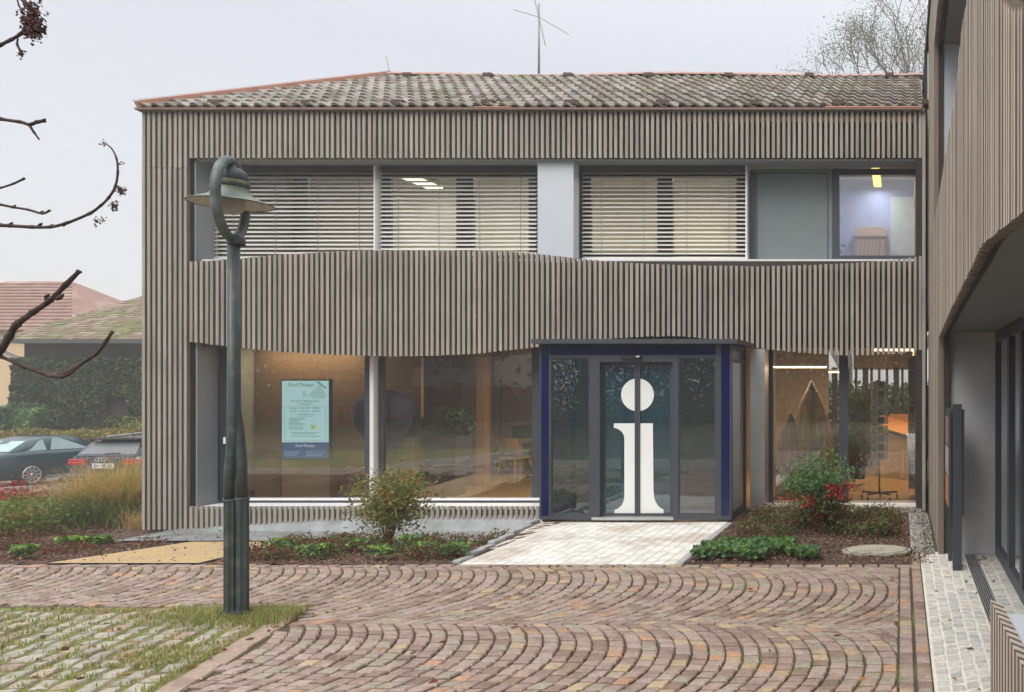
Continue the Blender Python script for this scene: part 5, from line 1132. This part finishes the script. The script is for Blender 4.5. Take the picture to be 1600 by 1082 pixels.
def shrub(name, label, base, h, r, stems, pal, w, n, size, regions=None, seed=1, cat='shrub', top=.95):
    t = thing(name, label, cat, base); gg = np.random.default_rng(seed); B = np.array(base); pts = []; m1 = MB()
    for k in range(stems):
        a = gg.uniform(0, 6.28); q = gg.uniform(.2, 1) ** .6; e = np.array([math.cos(a) * r * q, math.sin(a) * r * q, h * gg.uniform(.55, top) * (1 - .25 * q)]); mid = e * np.array([.35, .35, .55])
        P_ = [B + np.array([gg.normal() * .02, gg.normal() * .02, 0]), B + mid, B + e]; m1.tube([tuple(p) for p in P_], [.008, .006, .003], 5)
        for f in gg.uniform(.45, 1.08, n // stems):
            c = B + (mid * (1 - f) * 2 * f + e * f * f) ; sp = .15 * r / .4; pts.append(c + gg.normal(size=3) * np.array([sp, sp, sp * .55]))
    pts = np.array(pts) - B; part(t, 'stem', m1, lf['brown']); 
    reg = regions(pts, gg) if regions else None
    link('foliage', leaves_mesh('foliage', pts, size, pal, w, flat=.35, aspect=.42, seed=seed, region=reg), t); return t
bx_, by_ = X(607, 9.85), 9.85
def reg1(p, gg):
    q = gg.random(len(p)); hz = p[:, 2]; return np.where(q < .42, 0, np.where(q < .72, 1, np.where(q < .93, 2, 3)))
shrub('nandina_shrub', 'yellow green feathery shrub in front of the second shop window', (bx_, by_, zg(bx_, by_) - .02), 1.14, .36, 22, [lf['olive'], lf['green'], lf['gold'], lf['orange']], None, 5200, .05, reg1, 11, top=1.0)
bx_, by_ = X(1282, 9.9), 9.9
def reg2(p, gg):
    q = gg.random(len(p)); hz = p[:, 2]; x = p[:, 0]
    red = ((hz < .28) & (x > -.15) & (x < .3) & (q < .5)) | ((hz > .48) & (hz < .66) & (x > .08) & (q < .75)) | ((hz > .38) & (hz < .5) & (x < -.05) & (q < .6))
    grn = (hz > .58) & ~red
    return np.where(red, 2, np.where(grn, np.where(q < .5, 0, 4), np.where(q < .4, 1, np.where(q < .6, 3, np.where(q < .8, 5, 0)))))
shrub('nandina_shrub', 'feathery shrub with red and green leaves before the right window', (bx_, by_, -.02), 1.14, .34, 26, [lf['green'], lf['dark'], lf['red'], lf['darkred'], lf['bluegreen'], lf['olive']], None, 5500, .056, reg2, 12, top=1.0)
# grasses
def tuft(label, x, y, r, h, n, pal, w, lean, wd, seed, group=None, name='grass_clump'):
    gg = np.random.default_rng(seed); q = gg.normal(scale=r * .4, size=(n, 2)); roots = np.stack([q[:, 0], q[:, 1], np.zeros(n) - .02], 1)
    o = link(name, blades_mesh(name, roots, h, pal, w, wd, lean, seed, 4), None, (x, y, zg(x, y))); tag(o, label, 'grass clump', group); return o
tuft('tall golden ornamental grass clump beside the building corner', X(192, 13.0), 13.0, .55, 1.12, 2600, [bl['gold'], bl['straw'], bl['lime'], bl['green']], [6, 3, 2, 1], 1.1, .013, 1)
tuft('golden ornamental grass leaning left before the parked hatchback', X(150, 13.3), 13.3, .5, .92, 1500, [bl['gold'], bl['straw'], bl['green']], [4, 3, 2], 1.3, .013, 2)
tuft('small dry pale grass clump at the foot of the building corner', X(208, 11.95), 12.2, .3, .42, 700, [bl['dry'], bl['straw'], bl['gold']], None, 1.5, .006, 3)
for i, (px, y, h) in enumerate(((20, 12.0, .5), (52, 12.3, .52), (80, 12.1, .5), (105, 12.4, .55), (130, 12.3, .5), (155, 12.5, .55), (178, 12.5, .5), (-15, 11.8, .5), (-45, 11.9, .55))):
    tuft('green grass clump behind the red ground cover, ' + ('in front of the coupe rear wheel, left', 'below the coupe wheel rim', 'right of the coupe wheel', 'midway between coupe and hatchback', 'left of the golden grass', 'below the hatchback number plate', 'at the base of the golden grass', 'cut by the left picture edge', 'hidden past the left edge')[i], X(px, y), y, .42, h, 900, [bl['green'], bl['dkgreen'], bl['lime'], bl['dry']], [4, 3, 1, 1], 1.0, .012, 50 + i, 'green grass clumps along the left bed')
for i, (px, y) in enumerate(((40, 13.2), (75, 13.4), (105, 13.2))):
    tuft('thin dry grass with pale seed heads ' + ('in front of the coupe rear wheel', 'between the coupe wheel and the hatchback', 'in front of the hatchback left corner')[i], X(px, y), y, .5, .62, 700, [bl['dry'], bl['straw'], lf['wine']], [4, 3, 1], .8, .006, 70 + i, 'dry seed head grasses')
shrub('red_shrub', 'bright red leaved rose shrub at the left edge before the coupe', (X(8, 12.6), 12.6, zg(-14, 12.6)), .74, .5, 20, [lf['red'], lf['wine'], lf['orange'], lf['green']], [6, 2, 1, 1.5], 3500, .06, None, 14)
shrub('rose_bush', 'green and orange low bush at the left edge of the bed', (X(10, 11.0), 11.0, zg(-14, 11)), .55, .5, 18, [lf['green'], lf['olive'], lf['orange'], lf['lime']], [4, 3, 1, 1], 2500, .055, None, 15)
shrub('red_shrub', 'small red leaved shrub just right of the bigger red one', (X(42, 12.9), 12.9, zg(-14, 12.9)), .45, .3, 14, [lf['red'], lf['wine'], lf['orange']], [5, 3, 1], 1200, .06, None, 16)
# grass between the cobbles and round the lamp foot
gg = np.random.default_rng(5); N = 70000; gxy = np.stack([gg.uniform(-9.6, -4.3, N), gg.uniform(4.3, 6.5, N)], 1)
cells_a = np.array(cells); keepm = np.zeros(N, bool); uu = (gxy - np.array([ox, oy])) 
for i in range(0, N, 2000):
    d = np.abs(gxy[i:i + 2000, None, :] - cells_a[None]); dd = (d ** 2).sum(2).min(1); keepm[i:i + 2000] = dd > .0068
keepm &= gxy[:, 0] < np.array([BORDER(y) - .17 for y in gxy[:, 1]])
from mathutils import noise as mnoise
dens = np.array([mnoise.noise(Vector((a * .9, b * 1.3, 3))) for a, b in gxy]); keepm |= (dens > .28) & (gg.random(N) < .5); keepm &= gxy[:, 0] < np.array([BORDER(y) - .17 for y in gxy[:, 1]]); keepm &= dens > gg.uniform(-.6, .3, N)
gr_ = gxy[keepm]
stuffobj('joint_grass', blades_mesh('joint_grass', np.concatenate([gr_, np.zeros((len(gr_), 1))], 1), .045, [bl['lime'], bl['green'], bl['dry'], bl['straw']], [4, 2, 3, 2], .008, .9, 5), 'short green and dry grass growing between the old cobbles', 'grass')
q = gg.normal(size=(4200, 2)) * np.array([.38, .13]) + np.array([LX + .12, LYY + .02]); q = q[(q[:, 0] < np.array([BORDER(y) + .02 for y in q[:, 1]])) & (q[:, 1] < 6.66)]
stuffobj('foot_grass', blades_mesh('foot_grass', np.concatenate([q, np.zeros((len(q), 1))], 1), .07, [bl['lime'], bl['green'], bl['dry'], bl['gold']], [4, 3, 3, 1], .006, 1.0, 6), 'longer grass round the foot of the street lamp', 'grass')
# moss in the paving joints
mp = []
gg = np.random.default_rng(15); XY = np.stack([gg.uniform(-9, 0, 60000), gg.uniform(4.5, 8.1, 60000)], 1)
dn = np.array([mnoise.noise(Vector((a * .55, b * .8, 9))) for a, b in XY]) + .25 * (XY[:, 1] > 6.3) * (XY[:, 0] > -4); kk = (dn > .30) & ((XY[:, 0] > np.array([BORDER(y) for y in XY[:, 1]]) + .05) | (XY[:, 1] > 6.7))
xy = XY[kk]; stuffobj('joint_moss', blades_mesh('joint_moss', np.concatenate([xy, np.full((len(xy), 1), -.014)], 1), .016, [bl['lime'], bl['green'], lf['lime']], [3, 2, 2], .009, .5, 8, 1), 'green moss in the joints of the porphyry paving', 'moss')
# fallen leaves on the paving
fl = np.concatenate([scatter(-9, -.05, 4.7, 8.1, 90, zg, .012, seed=31), scatter(-6.6, -4.6, 5.0, 6.6, 60, zg, .02, seed=32), scatter(.3, 1.0, 3.4, 8.6, 22, zg, .012, seed=33), scatter(.55, .9, 8.0, 8.55, 16, zg, .03, seed=34)])
stuffobj('fallen_leaves', leaves_mesh('fallen_leaves', fl, .055, [lf['brown'], lf['orange'], lf['wine'], lf['gold']], [6, 2, 2, 1], flat=.8, aspect=.6, seed=12), 'scattered brown fallen leaves on the paving', 'fallen leaves')

# ------------------------------------------------------------------ background
BY = 28.5
barn = thing('ivy_barn', 'old building overgrown with dark ivy under a mossy tiled roof', 'barn', (X(130, BY), BY, -1.3))
bx0, bx1 = X(38, BY), X(38, BY) + 16; be = Z(537, BY)
part(barn, 'wall', MB().box(bx0, bx1, BY, BY + 9, -1.6, be), mat('barn_wall', (.045, .052, .042), .95, .3, 2))
gi = np.random.default_rng(4); n_ = 26000; px_ = gi.uniform(X(33, BY), X(260, BY), n_); pz_ = gi.uniform(-1.2, be - .55, n_) ; bump_ = np.array([mnoise.noise(Vector((a * .8, b * .8, 1))) for a, b in zip(px_, pz_)])
k_ = ~((px_ > X(170, BY)) & (px_ < X(212, BY)) & (pz_ > Z(653, BY)) & (pz_ < Z(618, BY))) & (pz_ < be - .45 - .35 * gi.random(n_))
iv = np.stack([px_, BY - .12 - .22 * (bump_ + .5) - gi.uniform(0, .1, n_), pz_], 1)[k_]; iv -= np.array(barn.location)
link('ivy', leaves_mesh('ivy', iv, .19, [lf['ivy'], lf['dark'], lf['olive'], lf['green']], [5, 3, 1, .6], seed=5, aspect=.8), barn)
wf = part(barn, 'window', MB().box(X(172, BY), X(211, BY), BY - .06, BY, Z(652, BY), Z(619, BY)), M['dark']); part(barn, 'window_post', MB().box(X(167, BY), X(171, BY), BY - .2, BY - .1, Z(655, BY), Z(618, BY)), mat('rust_post', (.25, .12, .07), .8))
part(barn, 'gutter', MB().box(bx0 - .5, bx1, BY - .55, BY - .38, be - .02, be + .12), mat('gutter_dark', (.07, .075, .08), .6)); part(barn, 'downpipe', MB().tube([(bx0 - .3, BY - .45, be), (bx0 - .25, BY - .4, be - .35), (bx0 + .05, BY - .1, be - .6), (bx0 + .05, BY - .1, be - 2)], .07, 8), M['steel'])
hipA = Vector((bx0 - .35, BY - .5, be + .1)); hipB = Vector(P(225, 463, BY + 4.6)); hipB = hipA + (hipB - hipA) * 1.25
rn = (hipB.z - hipA.z) / (hipB.y - hipA.y); Rb = MB()
Rb.prism([tuple(hipA), (bx1, hipA.y, hipA.z), (bx1, hipB.y, hipB.z), tuple(hipB)], (0, 0, -.1), (0, 0, 0)); Rb.prism([(hipA.x, hipA.y + 10, hipA.z), tuple(hipA), tuple(hipB)], (0, 0, -.1), (0, 0, 0))
mossm = [mat('barn_tile_red', (.21, .15, .11), .9, .35, 4, col2=(.15, .15, .06), c2s=.9), mat('barn_tile_moss', (.14, .15, .05), .95, .4, 4, col2=(.2, .15, .1), c2s=.8), mat('barn_tile_pale', (.28, .225, .17), .9, .3, 4, col2=(.18, .18, .07), c2s=.9)]
br = part(barn, 'roof', Rb, mossm[0]); Tt = MB(); ang = math.atan(rn); gt = random.Random(6); rowsn = int((hipB.y - hipA.y) / math.cos(ang) / .27); 
for r in range(rowsn):
    s = r * .27; yy = hipA.y + s * math.cos(ang); zz = hipA.z + s * math.sin(ang); xl_ = hipA.x + (hipB.x - hipA.x) * (yy - hipA.y) / (hipB.y - hipA.y); x = xl_
    while x < X(300, BY):
        w_ = .19; l = .05 + gt.uniform(-.012, .02); y2 = yy + .3 * math.cos(ang); z2 = zz + .3 * math.sin(ang)
        Tt.add([(x, yy, zz + l), (x + w_, yy, zz + l), (x + w_, y2, z2 + .02), (x, y2, z2 + .02), (x, yy, zz), (x + w_, yy, zz)], [(0, 1, 2, 3), (4, 5, 1, 0), (0, 3, 4), (1, 5, 2)], gt.choices((0, 1, 2), (4, 3 if zz < hipA.z + 1.4 else 1, 3))[0]); x += w_ + .01
part(barn, 'tile', Tt, mossm, parent=br, kind='stuff')
def hiphouse(name, label, x0, x1, y0, y1, zb, ze, zr, inset, wallm, roofm, cat='house', eave=.4, wins=(), chim=None):
    t = thing(name, label, cat, ((x0 + x1) / 2, y0, zb)); part(t, 'wall', MB().box(x0, x1, y0, y1, zb, ze), wallm)
    e = eave; ym = (y0 + y1) / 2; c = [(x0 - e, y0 - e, ze), (x1 + e, y0 - e, ze), (x1 + e, y1 + e, ze), (x0 - e, y1 + e, ze)]; r0, r1 = (x0 + inset, ym, zr), (x1 - inset, ym, zr); m1 = MB()
    m1.add(c + [r0, r1], [(0, 1, 5, 4), (1, 2, 5), (2, 3, 4, 5), (3, 0, 4), (3, 2, 1, 0)]); rf = part(t, 'roof', m1, roofm)
    n9 = int(math.hypot(zr - ze, ym - y0) / .33); m2 = MB()
    for k in range(n9):
        f = k / n9; a = Vector(c[0]).lerp(Vector(r0), f); b = Vector(c[1]).lerp(Vector(r1), f); m2.beam(a + Vector((0, -.02, .03)), b + Vector((0, -.02, .03)), .10, .07)
    part(t, 'tile_row', m2, roofm, parent=rf, kind='stuff')
    for (wx0, wx1, wz0, wz1) in wins:
        m3 = MB(); yy = y0 - .03 if y0 > 0 else y1; frame_rect(m3, wx0, wx1, wz0, wz1, yy, .08, d=.03); w_ = part(t, 'window', m3, M['white']); part(t, 'pane', MB().quad((wx0, yy + .015, wz0), (wx1, yy + .015, wz0), (wx1, yy + .015, wz1), (wx0, yy + .015, wz1)), M['dark'], parent=w_)
        part(t, 'shutter', MB().box(wx0 - .5, wx0 - .02, yy - .01, yy + .04, wz0, wz1), bpy.data.materials.get('shutter') or mat('shutter', (.25, .38, .48), .7)); part(t, 'shutter', MB().box(wx1 + .02, wx1 + .5, yy - .01, yy + .04, wz0, wz1), bpy.data.materials['shutter'])
    if chim: part(t, 'chimney', MB().box(*chim), M['ridge'], parent=rf)
    return t
creamw = mat('cream_render', (.62, .46, .28), .9, .08, 1); redr = mat('red_roof', (.30, .175, .135), .85, .25, 3, col2=(.38, .25, .20), c2s=.8)
HY = 40; hiphouse('cream_house', 'cream rendered house with pinkish red tiled roof at the left edge', X(-260, HY), X(112, HY), HY, HY + 8, -1.5, Z(517, HY), Z(440, HY + 4), 4.2, creamw, redr)
hiphouse('grey_roofed_house', 'distant house with grey roof fading in the fog behind the ivy barn', X(-10, 85), X(122, 85), 85, 95, -1.5, Z(505, 85), Z(466, 90), 3.2, mat('far_wall', (.4, .38, .35), .9), mat('far_roof', (.12, .12, .12), .9))
ch = thing('church_spire', 'faint pointed church spire in the fog', 'church', (X(123, 150), 150, 0)); cx1 = X(123, 150)
part(ch, 'tower', MB().box(cx1 - 1.6, cx1 + 1.6, 148.4, 151.6, -1, Z(497, 150)), creamw)
part(ch, 'spire', MB().add([(cx1 - .95, 149, Z(499, 150)), (cx1 + .95, 149, Z(499, 150)), (cx1 + .95, 151, Z(499, 150)), (cx1 - .95, 151, Z(499, 150)), (cx1, 150, Z(462, 150))], [(0, 1, 4), (1, 2, 4), (2, 3, 4), (3, 0, 4)]), M['anth']); part(ch, 'cross', MB().tube([(cx1, 150, Z(463, 150)), (cx1, 150, Z(445, 150))], .08, 5).beam((cx1 - .5, 150, Z(451, 150)), (cx1 + .5, 150, Z(451, 150)), .15, .15), M['anth'])
def hedge(label, x0, x1, y0, y1, zb, zt, n, pal, w, size, seed, name='hedge'):
    gg = np.random.default_rng(seed); p = np.stack([gg.uniform(x0, x1, n), gg.uniform(y0, y1, n), zb + (zt - zb) * gg.uniform(0, 1, n)], 1)
    top = np.array([mnoise.noise(Vector((a * 1.2, b, 2))) for a, b in p[:, :2]]) * .25; p[:, 2] += top * (p[:, 2] - zb) / (zt - zb)
    o = link(name, leaves_mesh(name, p - np.array([x0, y0, zb]), size, pal, w, seed=seed, aspect=.7), None, (x0, y0, zb)); tag(o, label, 'hedge'); return o
hedge('mid green hedge between cream house and ivy barn', X(-90, 27.6), X(52, 27.6), 27.2, 28.2, -1.3, Z(632, 27.6), 9000, [lf['ivy'], lf['green'], lf['bluegreen']], [3, 2, 2], .13, 3)
hedge('pale leafy shrub standing right of the green hedge', X(28, 27), X(62, 27), 26.8, 27.4, -1.3, Z(640, 27), 2500, [lf['bluegreen'], lf['green'], lf['lime']], [3, 2, 1], .11, 4)
hedge('low yellow green hedge running behind the parked cars', X(-60, 26.8), X(250, 26.8), 26.3, 27.0, -1.3, Z(672, 26.8), 16000, [lf['olive'], lf['gold'], lf['green'], lf['orange'], lf['yellow']], [4, 2.5, 2, 1.2, .6], .1, 5)
hedge('loose yellow green shrubs before the ivy beside the building corner', X(180, 27.6), X(250, 27.6), 27.2, 28.0, -1.3, Z(657, 27.6), 2500, [lf['olive'], lf['lime'], lf['gold']], [3, 2, 1], .1, 6)
hedge('green bushes outside the rear windows', -6, 1.5, 20.5, 22, -.4, 1.9, 9000, [lf['ivy'], lf['green'], lf['bluegreen']], None, .16, 7)

def tree(name, label, base, h, spread, depth, seed, leafpal=None, nleaf=0, lsize=.1, barkc=(.10, .085, .07), trunk=.2, lean=0.0, up=.35, lenf=.72, lw=None, group=None):
    t = thing(name, label, 'tree', base, group); rg_ = random.Random(seed); m1 = MB(); tips = []; bk = mat('bark_%d' % seed, barkc, .95, .3, 8)
    def grow(p, d, L, r, k):
        q = p + d * L; mid = p + d * L * .5 + Vector([rg_.uniform(-1, 1) * L * .06 for _ in range(3)])
        m1.tube([p, mid, q], [r, r * .82, r * .66], 6 if k > depth - 2 else 3, cap=False)
        if k <= 2: tips.append(q); tips.append(mid)
        if k == 0: return
        nb = 3 if k > 1 else 4
        for i in range(nb):
            a = Vector([rg_.gauss(0, 1) for _ in range(3)]); a = (a - d * a.dot(d)).normalized(); nd = (d * (1.0 if i == 0 else .65) + a * (spread * rg_.uniform(.5, 1.2)) + Vector((0, 0, up * .4))).normalized()
            grow(q if i < 2 else p + d * L * rg_.uniform(.4, .95), nd, L * lenf * rg_.uniform(.8, 1.15), r * .6, k - 1)
    B = Vector(base); grow(B, Vector((lean, 0, 1)).normalized(), h * (1 - lenf) / (1 - lenf ** (depth + 1)) * 1.05, trunk, depth)
    part(t, 'trunk', m1, bk)
    if nleaf:
        gg = np.random.default_rng(seed); T = np.array([tuple(v) for v in tips]) - np.array(base); i = gg.integers(0, len(T), nleaf); pp = T[i] + gg.normal(scale=max(lsize * 3.0, .3), size=(nleaf, 3))
        link('crown', leaves_mesh('crown', pp, lsize, leafpal, lw, seed=seed, aspect=.7), t)
    return t
greyl = leafmat('leaf_greyed', (.11, .115, .085))
tree('misty_tree', 'bushy half bare tree fading in the fog above the roof at the right', (X(1322, 46), 46, -1), 23.5, .75, 6, 5, [greyl, lf['olive']], 42000, .085, (.11, .10, .085), .35)
tree('misty_tree', 'thin bare tree with forked top close to the right wing eave', (X(1432, 40), 40, -1), 21.5, .42, 5, 9, [greyl], 500, .14, (.12, .105, .09), .22, up=.6)
# the garden behind the camera, seen mirrored in the windows
for i, (x, y, h) in enumerate(((-34, -12, 12), (-29, -17, 13), (-26.8, -13, 11), (-14, -13, 12), (-10, -22, 13), (10, -14, 9), (12, -20, 10), (-14, -30, 14), (-41, -20, 14), (-19, -36, 15))):
    tree('autumn_tree', 'brown autumn tree opposite the building, ' + ('beside the white house at its far left', 'just left of the white house', 'in front of the white house', 'right of the white house', 'tall and far back', 'nearest the wing', 'beyond the wing side', 'behind the house ridge', 'outermost at the left', 'farthest of all')[i], (x, y, 0), h, .8, 5, 100 + i, [lf['brown'], lf['gold'], lf['wine'], lf['olive']], 9000, .42, trunk=.22, lw=[5, 2, 1, 1.5], group='autumn trees opposite the building')
hedge('tall brown beech hedge opposite the shop windows', -58, -25.5, -17, -15.6, 0, 5.0, 30000, [lf['beech'], lf['brown'], lf['wine'], lf['gold']], [6, 2, 1, 1], .28, 41); hedge('low brown beech hedge before the white house', -25.5, -17.5, -17, -15.6, 0, 1.7, 9000, [lf['beech'], lf['wine'], lf['brown']], [3, 4, 2], .26, 42); hedge('brown beech hedge opposite the entrance', -17.5, 2, -17, -15.6, 0, 3.8, 18000, [lf['brown'], lf['olive'], lf['beech'], lf['ivy']], [3, 2, 1, 3], .28, 43)
hiphouse('white_house', 'white house with blue shutters opposite the building', -40, -26, -34, -26, -.1, 5.6, 8.5, 4, mat('white_render', (.62, .60, .57), .9), redr, wins=((-37.5, -36.4, 2.9, 4.5), (-34.6, -33.5, 2.9, 4.5), (-31.7, -30.6, 2.9, 4.5), (-28.8, -27.7, 2.9, 4.5), (-37.5, -36.4, .7, 2.1), (-34.6, -33.5, .7, 2.1), (-28.8, -27.7, .7, 2.1)))

# ------------------------------------------------------------------ overhanging twigs at the upper left
TY = 2.6; tw = thing('overhanging_tree', 'dark bare twigs with buds and seed clusters reaching in from the upper left', 'tree', (-4.3, 2.3, 0))
tbark = mat('twig_bark', (.055, .036, .032), .85, .4, 60, .4, 120, col2=(.09, .05, .045), c2s=30)
m1 = MB(); m1.tube([(-4.3, 2.3, -.05), (-4.25, 2.32, 1.0), (-4.1, 2.35, 2.2), (-4.15, 2.4, 3.3), (-4.3, 2.5, 4.4)], [.09, .075, .06, .045, .02], 12); part(tw, 'trunk', m1, tbark)
def twig(pts, w0, w1, dy=0.0, link_=None, knots=()):
    p3 = [Vector(P(a, b, TY + dy * k / len(pts))) for k, (a, b) in enumerate(pts)]
    n_ = len(p3); out = []; rr = []; g = random.Random(len(pts) + int(pts[0][1]))
    for i in range(n_ - 1):
        p0 = p3[max(i - 1, 0)]; p1 = p3[i]; p2 = p3[i + 1]; p4 = p3[min(i + 2, n_ - 1)]
        for s in range(5):
            t = s / 5; q = .5 * ((2 * p1) + (p2 - p0) * t + (2 * p0 - 5 * p1 + 4 * p2 - p4) * t * t + (3 * p1 - p0 - 3 * p2 + p4) * t ** 3); out.append(q)
            f = (i + t) / (n_ - 1); rr.append((w0 + (w1 - w0) * f) * TY / F / 2 * g.uniform(.93, 1.1) * (1.3 if s == 0 and 0 < i else 1))
    out.append(p3[-1]); rr.append(w1 * TY / F / 2 * 1.35)
    if link_ is not None: out = [Vector(link_)] + out; rr = [rr[0] * 1.3] + rr
    m1 = MB(); m1.tube(out, rr, 8); br_ = part(tw, 'twig', m1, tbark)
    for (a, b, s) in knots: part(tw, 'bud', MB().tube([P(a, b, TY), P(a + s * .7, b - s * .4, TY), P(a + s * 1.3, b - s * .9, TY)], [s * TY / F * .32, s * TY / F * .42, s * TY / F * .1], 6), tbark, parent=br_)
twig([(-40, 590), (0, 548), (14, 527), (26, 508), (52, 488), (78, 470), (103, 445), (124, 424)], 10, 6, 0, (-4.18, 2.34, 1.6), [(88, 468, 9), (24, 504, 6), (70, 465, 6), (74, 466, -4)])
twig([(-40, 545), (0, 557), (38, 573), (72, 585), (95, 586), (120, 573), (150, 553), (166, 533), (176, 518)], 6, 4.5, .05, (-4.18, 2.34, 1.65), [(146, 556, 4)])
twig([(74, 587), (96, 589), (112, 582), (121, 573)], 6, 3, 0)
twig([(-40, 346), (0, 352), (14, 353), (50, 355), (78, 355), (104, 349), (140, 334), (158, 321), (170, 309), (180, 292), (184, 270), (182, 248), (174, 232), (162, 223)], 6, 1.6, 0, (-4.1, 2.35, 2.4), [(78, 354, 4), (14, 352, 5), (60, 353, 5), (102, 349, 4), (102, 352, -3)])
twig([(-40, 314), (0, 320), (20, 324), (44, 328), (66, 334), (78, 329)], 4, 3, 0, (-4.1, 2.35, 2.5), [(20, 324, 4), (62, 334, 5)])
twig([(-30, 300), (0, 294), (22, 287), (38, 279)], 3, 3, 0, (-4.1, 2.35, 2.6), [(34, 282, 4)])
twig([(-40, 176), (0, 186), (32, 191), (46, 195), (58, 191), (69, 189)], 5, 5, 0, (-4.12, 2.38, 2.9), [(46, 196, 6), (64, 191, 6)])
twig([(46, 196), (53, 207), (61, 218)], 4, 2)
twig([(-40, 92), (0, 71), (18, 62), (34, 52), (40, 40)], 5, 4, 0, (-4.15, 2.4, 3.2)); twig([(28, -20), (36, 0), (46, 14), (52, 34), (46, 46)], 6, 4); twig([(26, -5), (30, 10), (36, 16), (40, 5), (36, -6)], 2, 2); twig([(28, 60), (27, 70), (32, 80), (33, 86)], 2, 4)
twig([(184, 258), (195, 256)], 1.5, 1); twig([(182, 260), (190, 253), (194, 255)], 1.2, .8)
gc = np.random.default_rng(2)
def seedcluster(c, r, n, s):
    p = np.array([P(c[0] + gc.normal() * r[0], c[1] + gc.normal() * r[1], TY + gc.normal() * .015) for _ in range(n)]) - np.array([-4.3, 2.3, 0]); link('seed_cluster', leaves_mesh('seed_cluster', p, s, [tbark, lf['wine']], [3, 1], seed=int(c[0]), aspect=.8), tw)
seedcluster((50, 30), (8, 13), 420, .012); seedcluster((56, 48), (7, 8), 240, .012); seedcluster((33, 84), (3, 3), 40, .008); seedcluster((190, 299), (4, 4), 70, .009); seedcluster((178, 323), (4, 4), 70, .008); seedcluster((155, 345), (5, 2.5), 40, .008); seedcluster((162, 224), (3, 3), 20, .007)

# ------------------------------------------------------------------ fog
hz = MB(); hz.box(-260, 260, -260, 260, -3.2, 27.5); vm_ = bpy.data.materials.new('fog'); vm_.use_nodes = True; vn = vm_.node_tree.nodes; vn.clear()
pv = vn.new('ShaderNodeVolumePrincipled'); pv.inputs['Color'].default_value = (.96, .97, 1, 1); pv.inputs['Density'].default_value = 0.0030; pv.inputs['Anisotropy'].default_value = 0.2
vo = vn.new('ShaderNodeOutputMaterial'); vm_.node_tree.links.new(pv.outputs[0], vo.inputs['Volume'])
ho = link('haze', hz.mesh('haze', vm_)); ho['kind'] = 'stuff'; ho['label'] = 'pale autumn fog filling the air'; ho['category'] = 'haze'
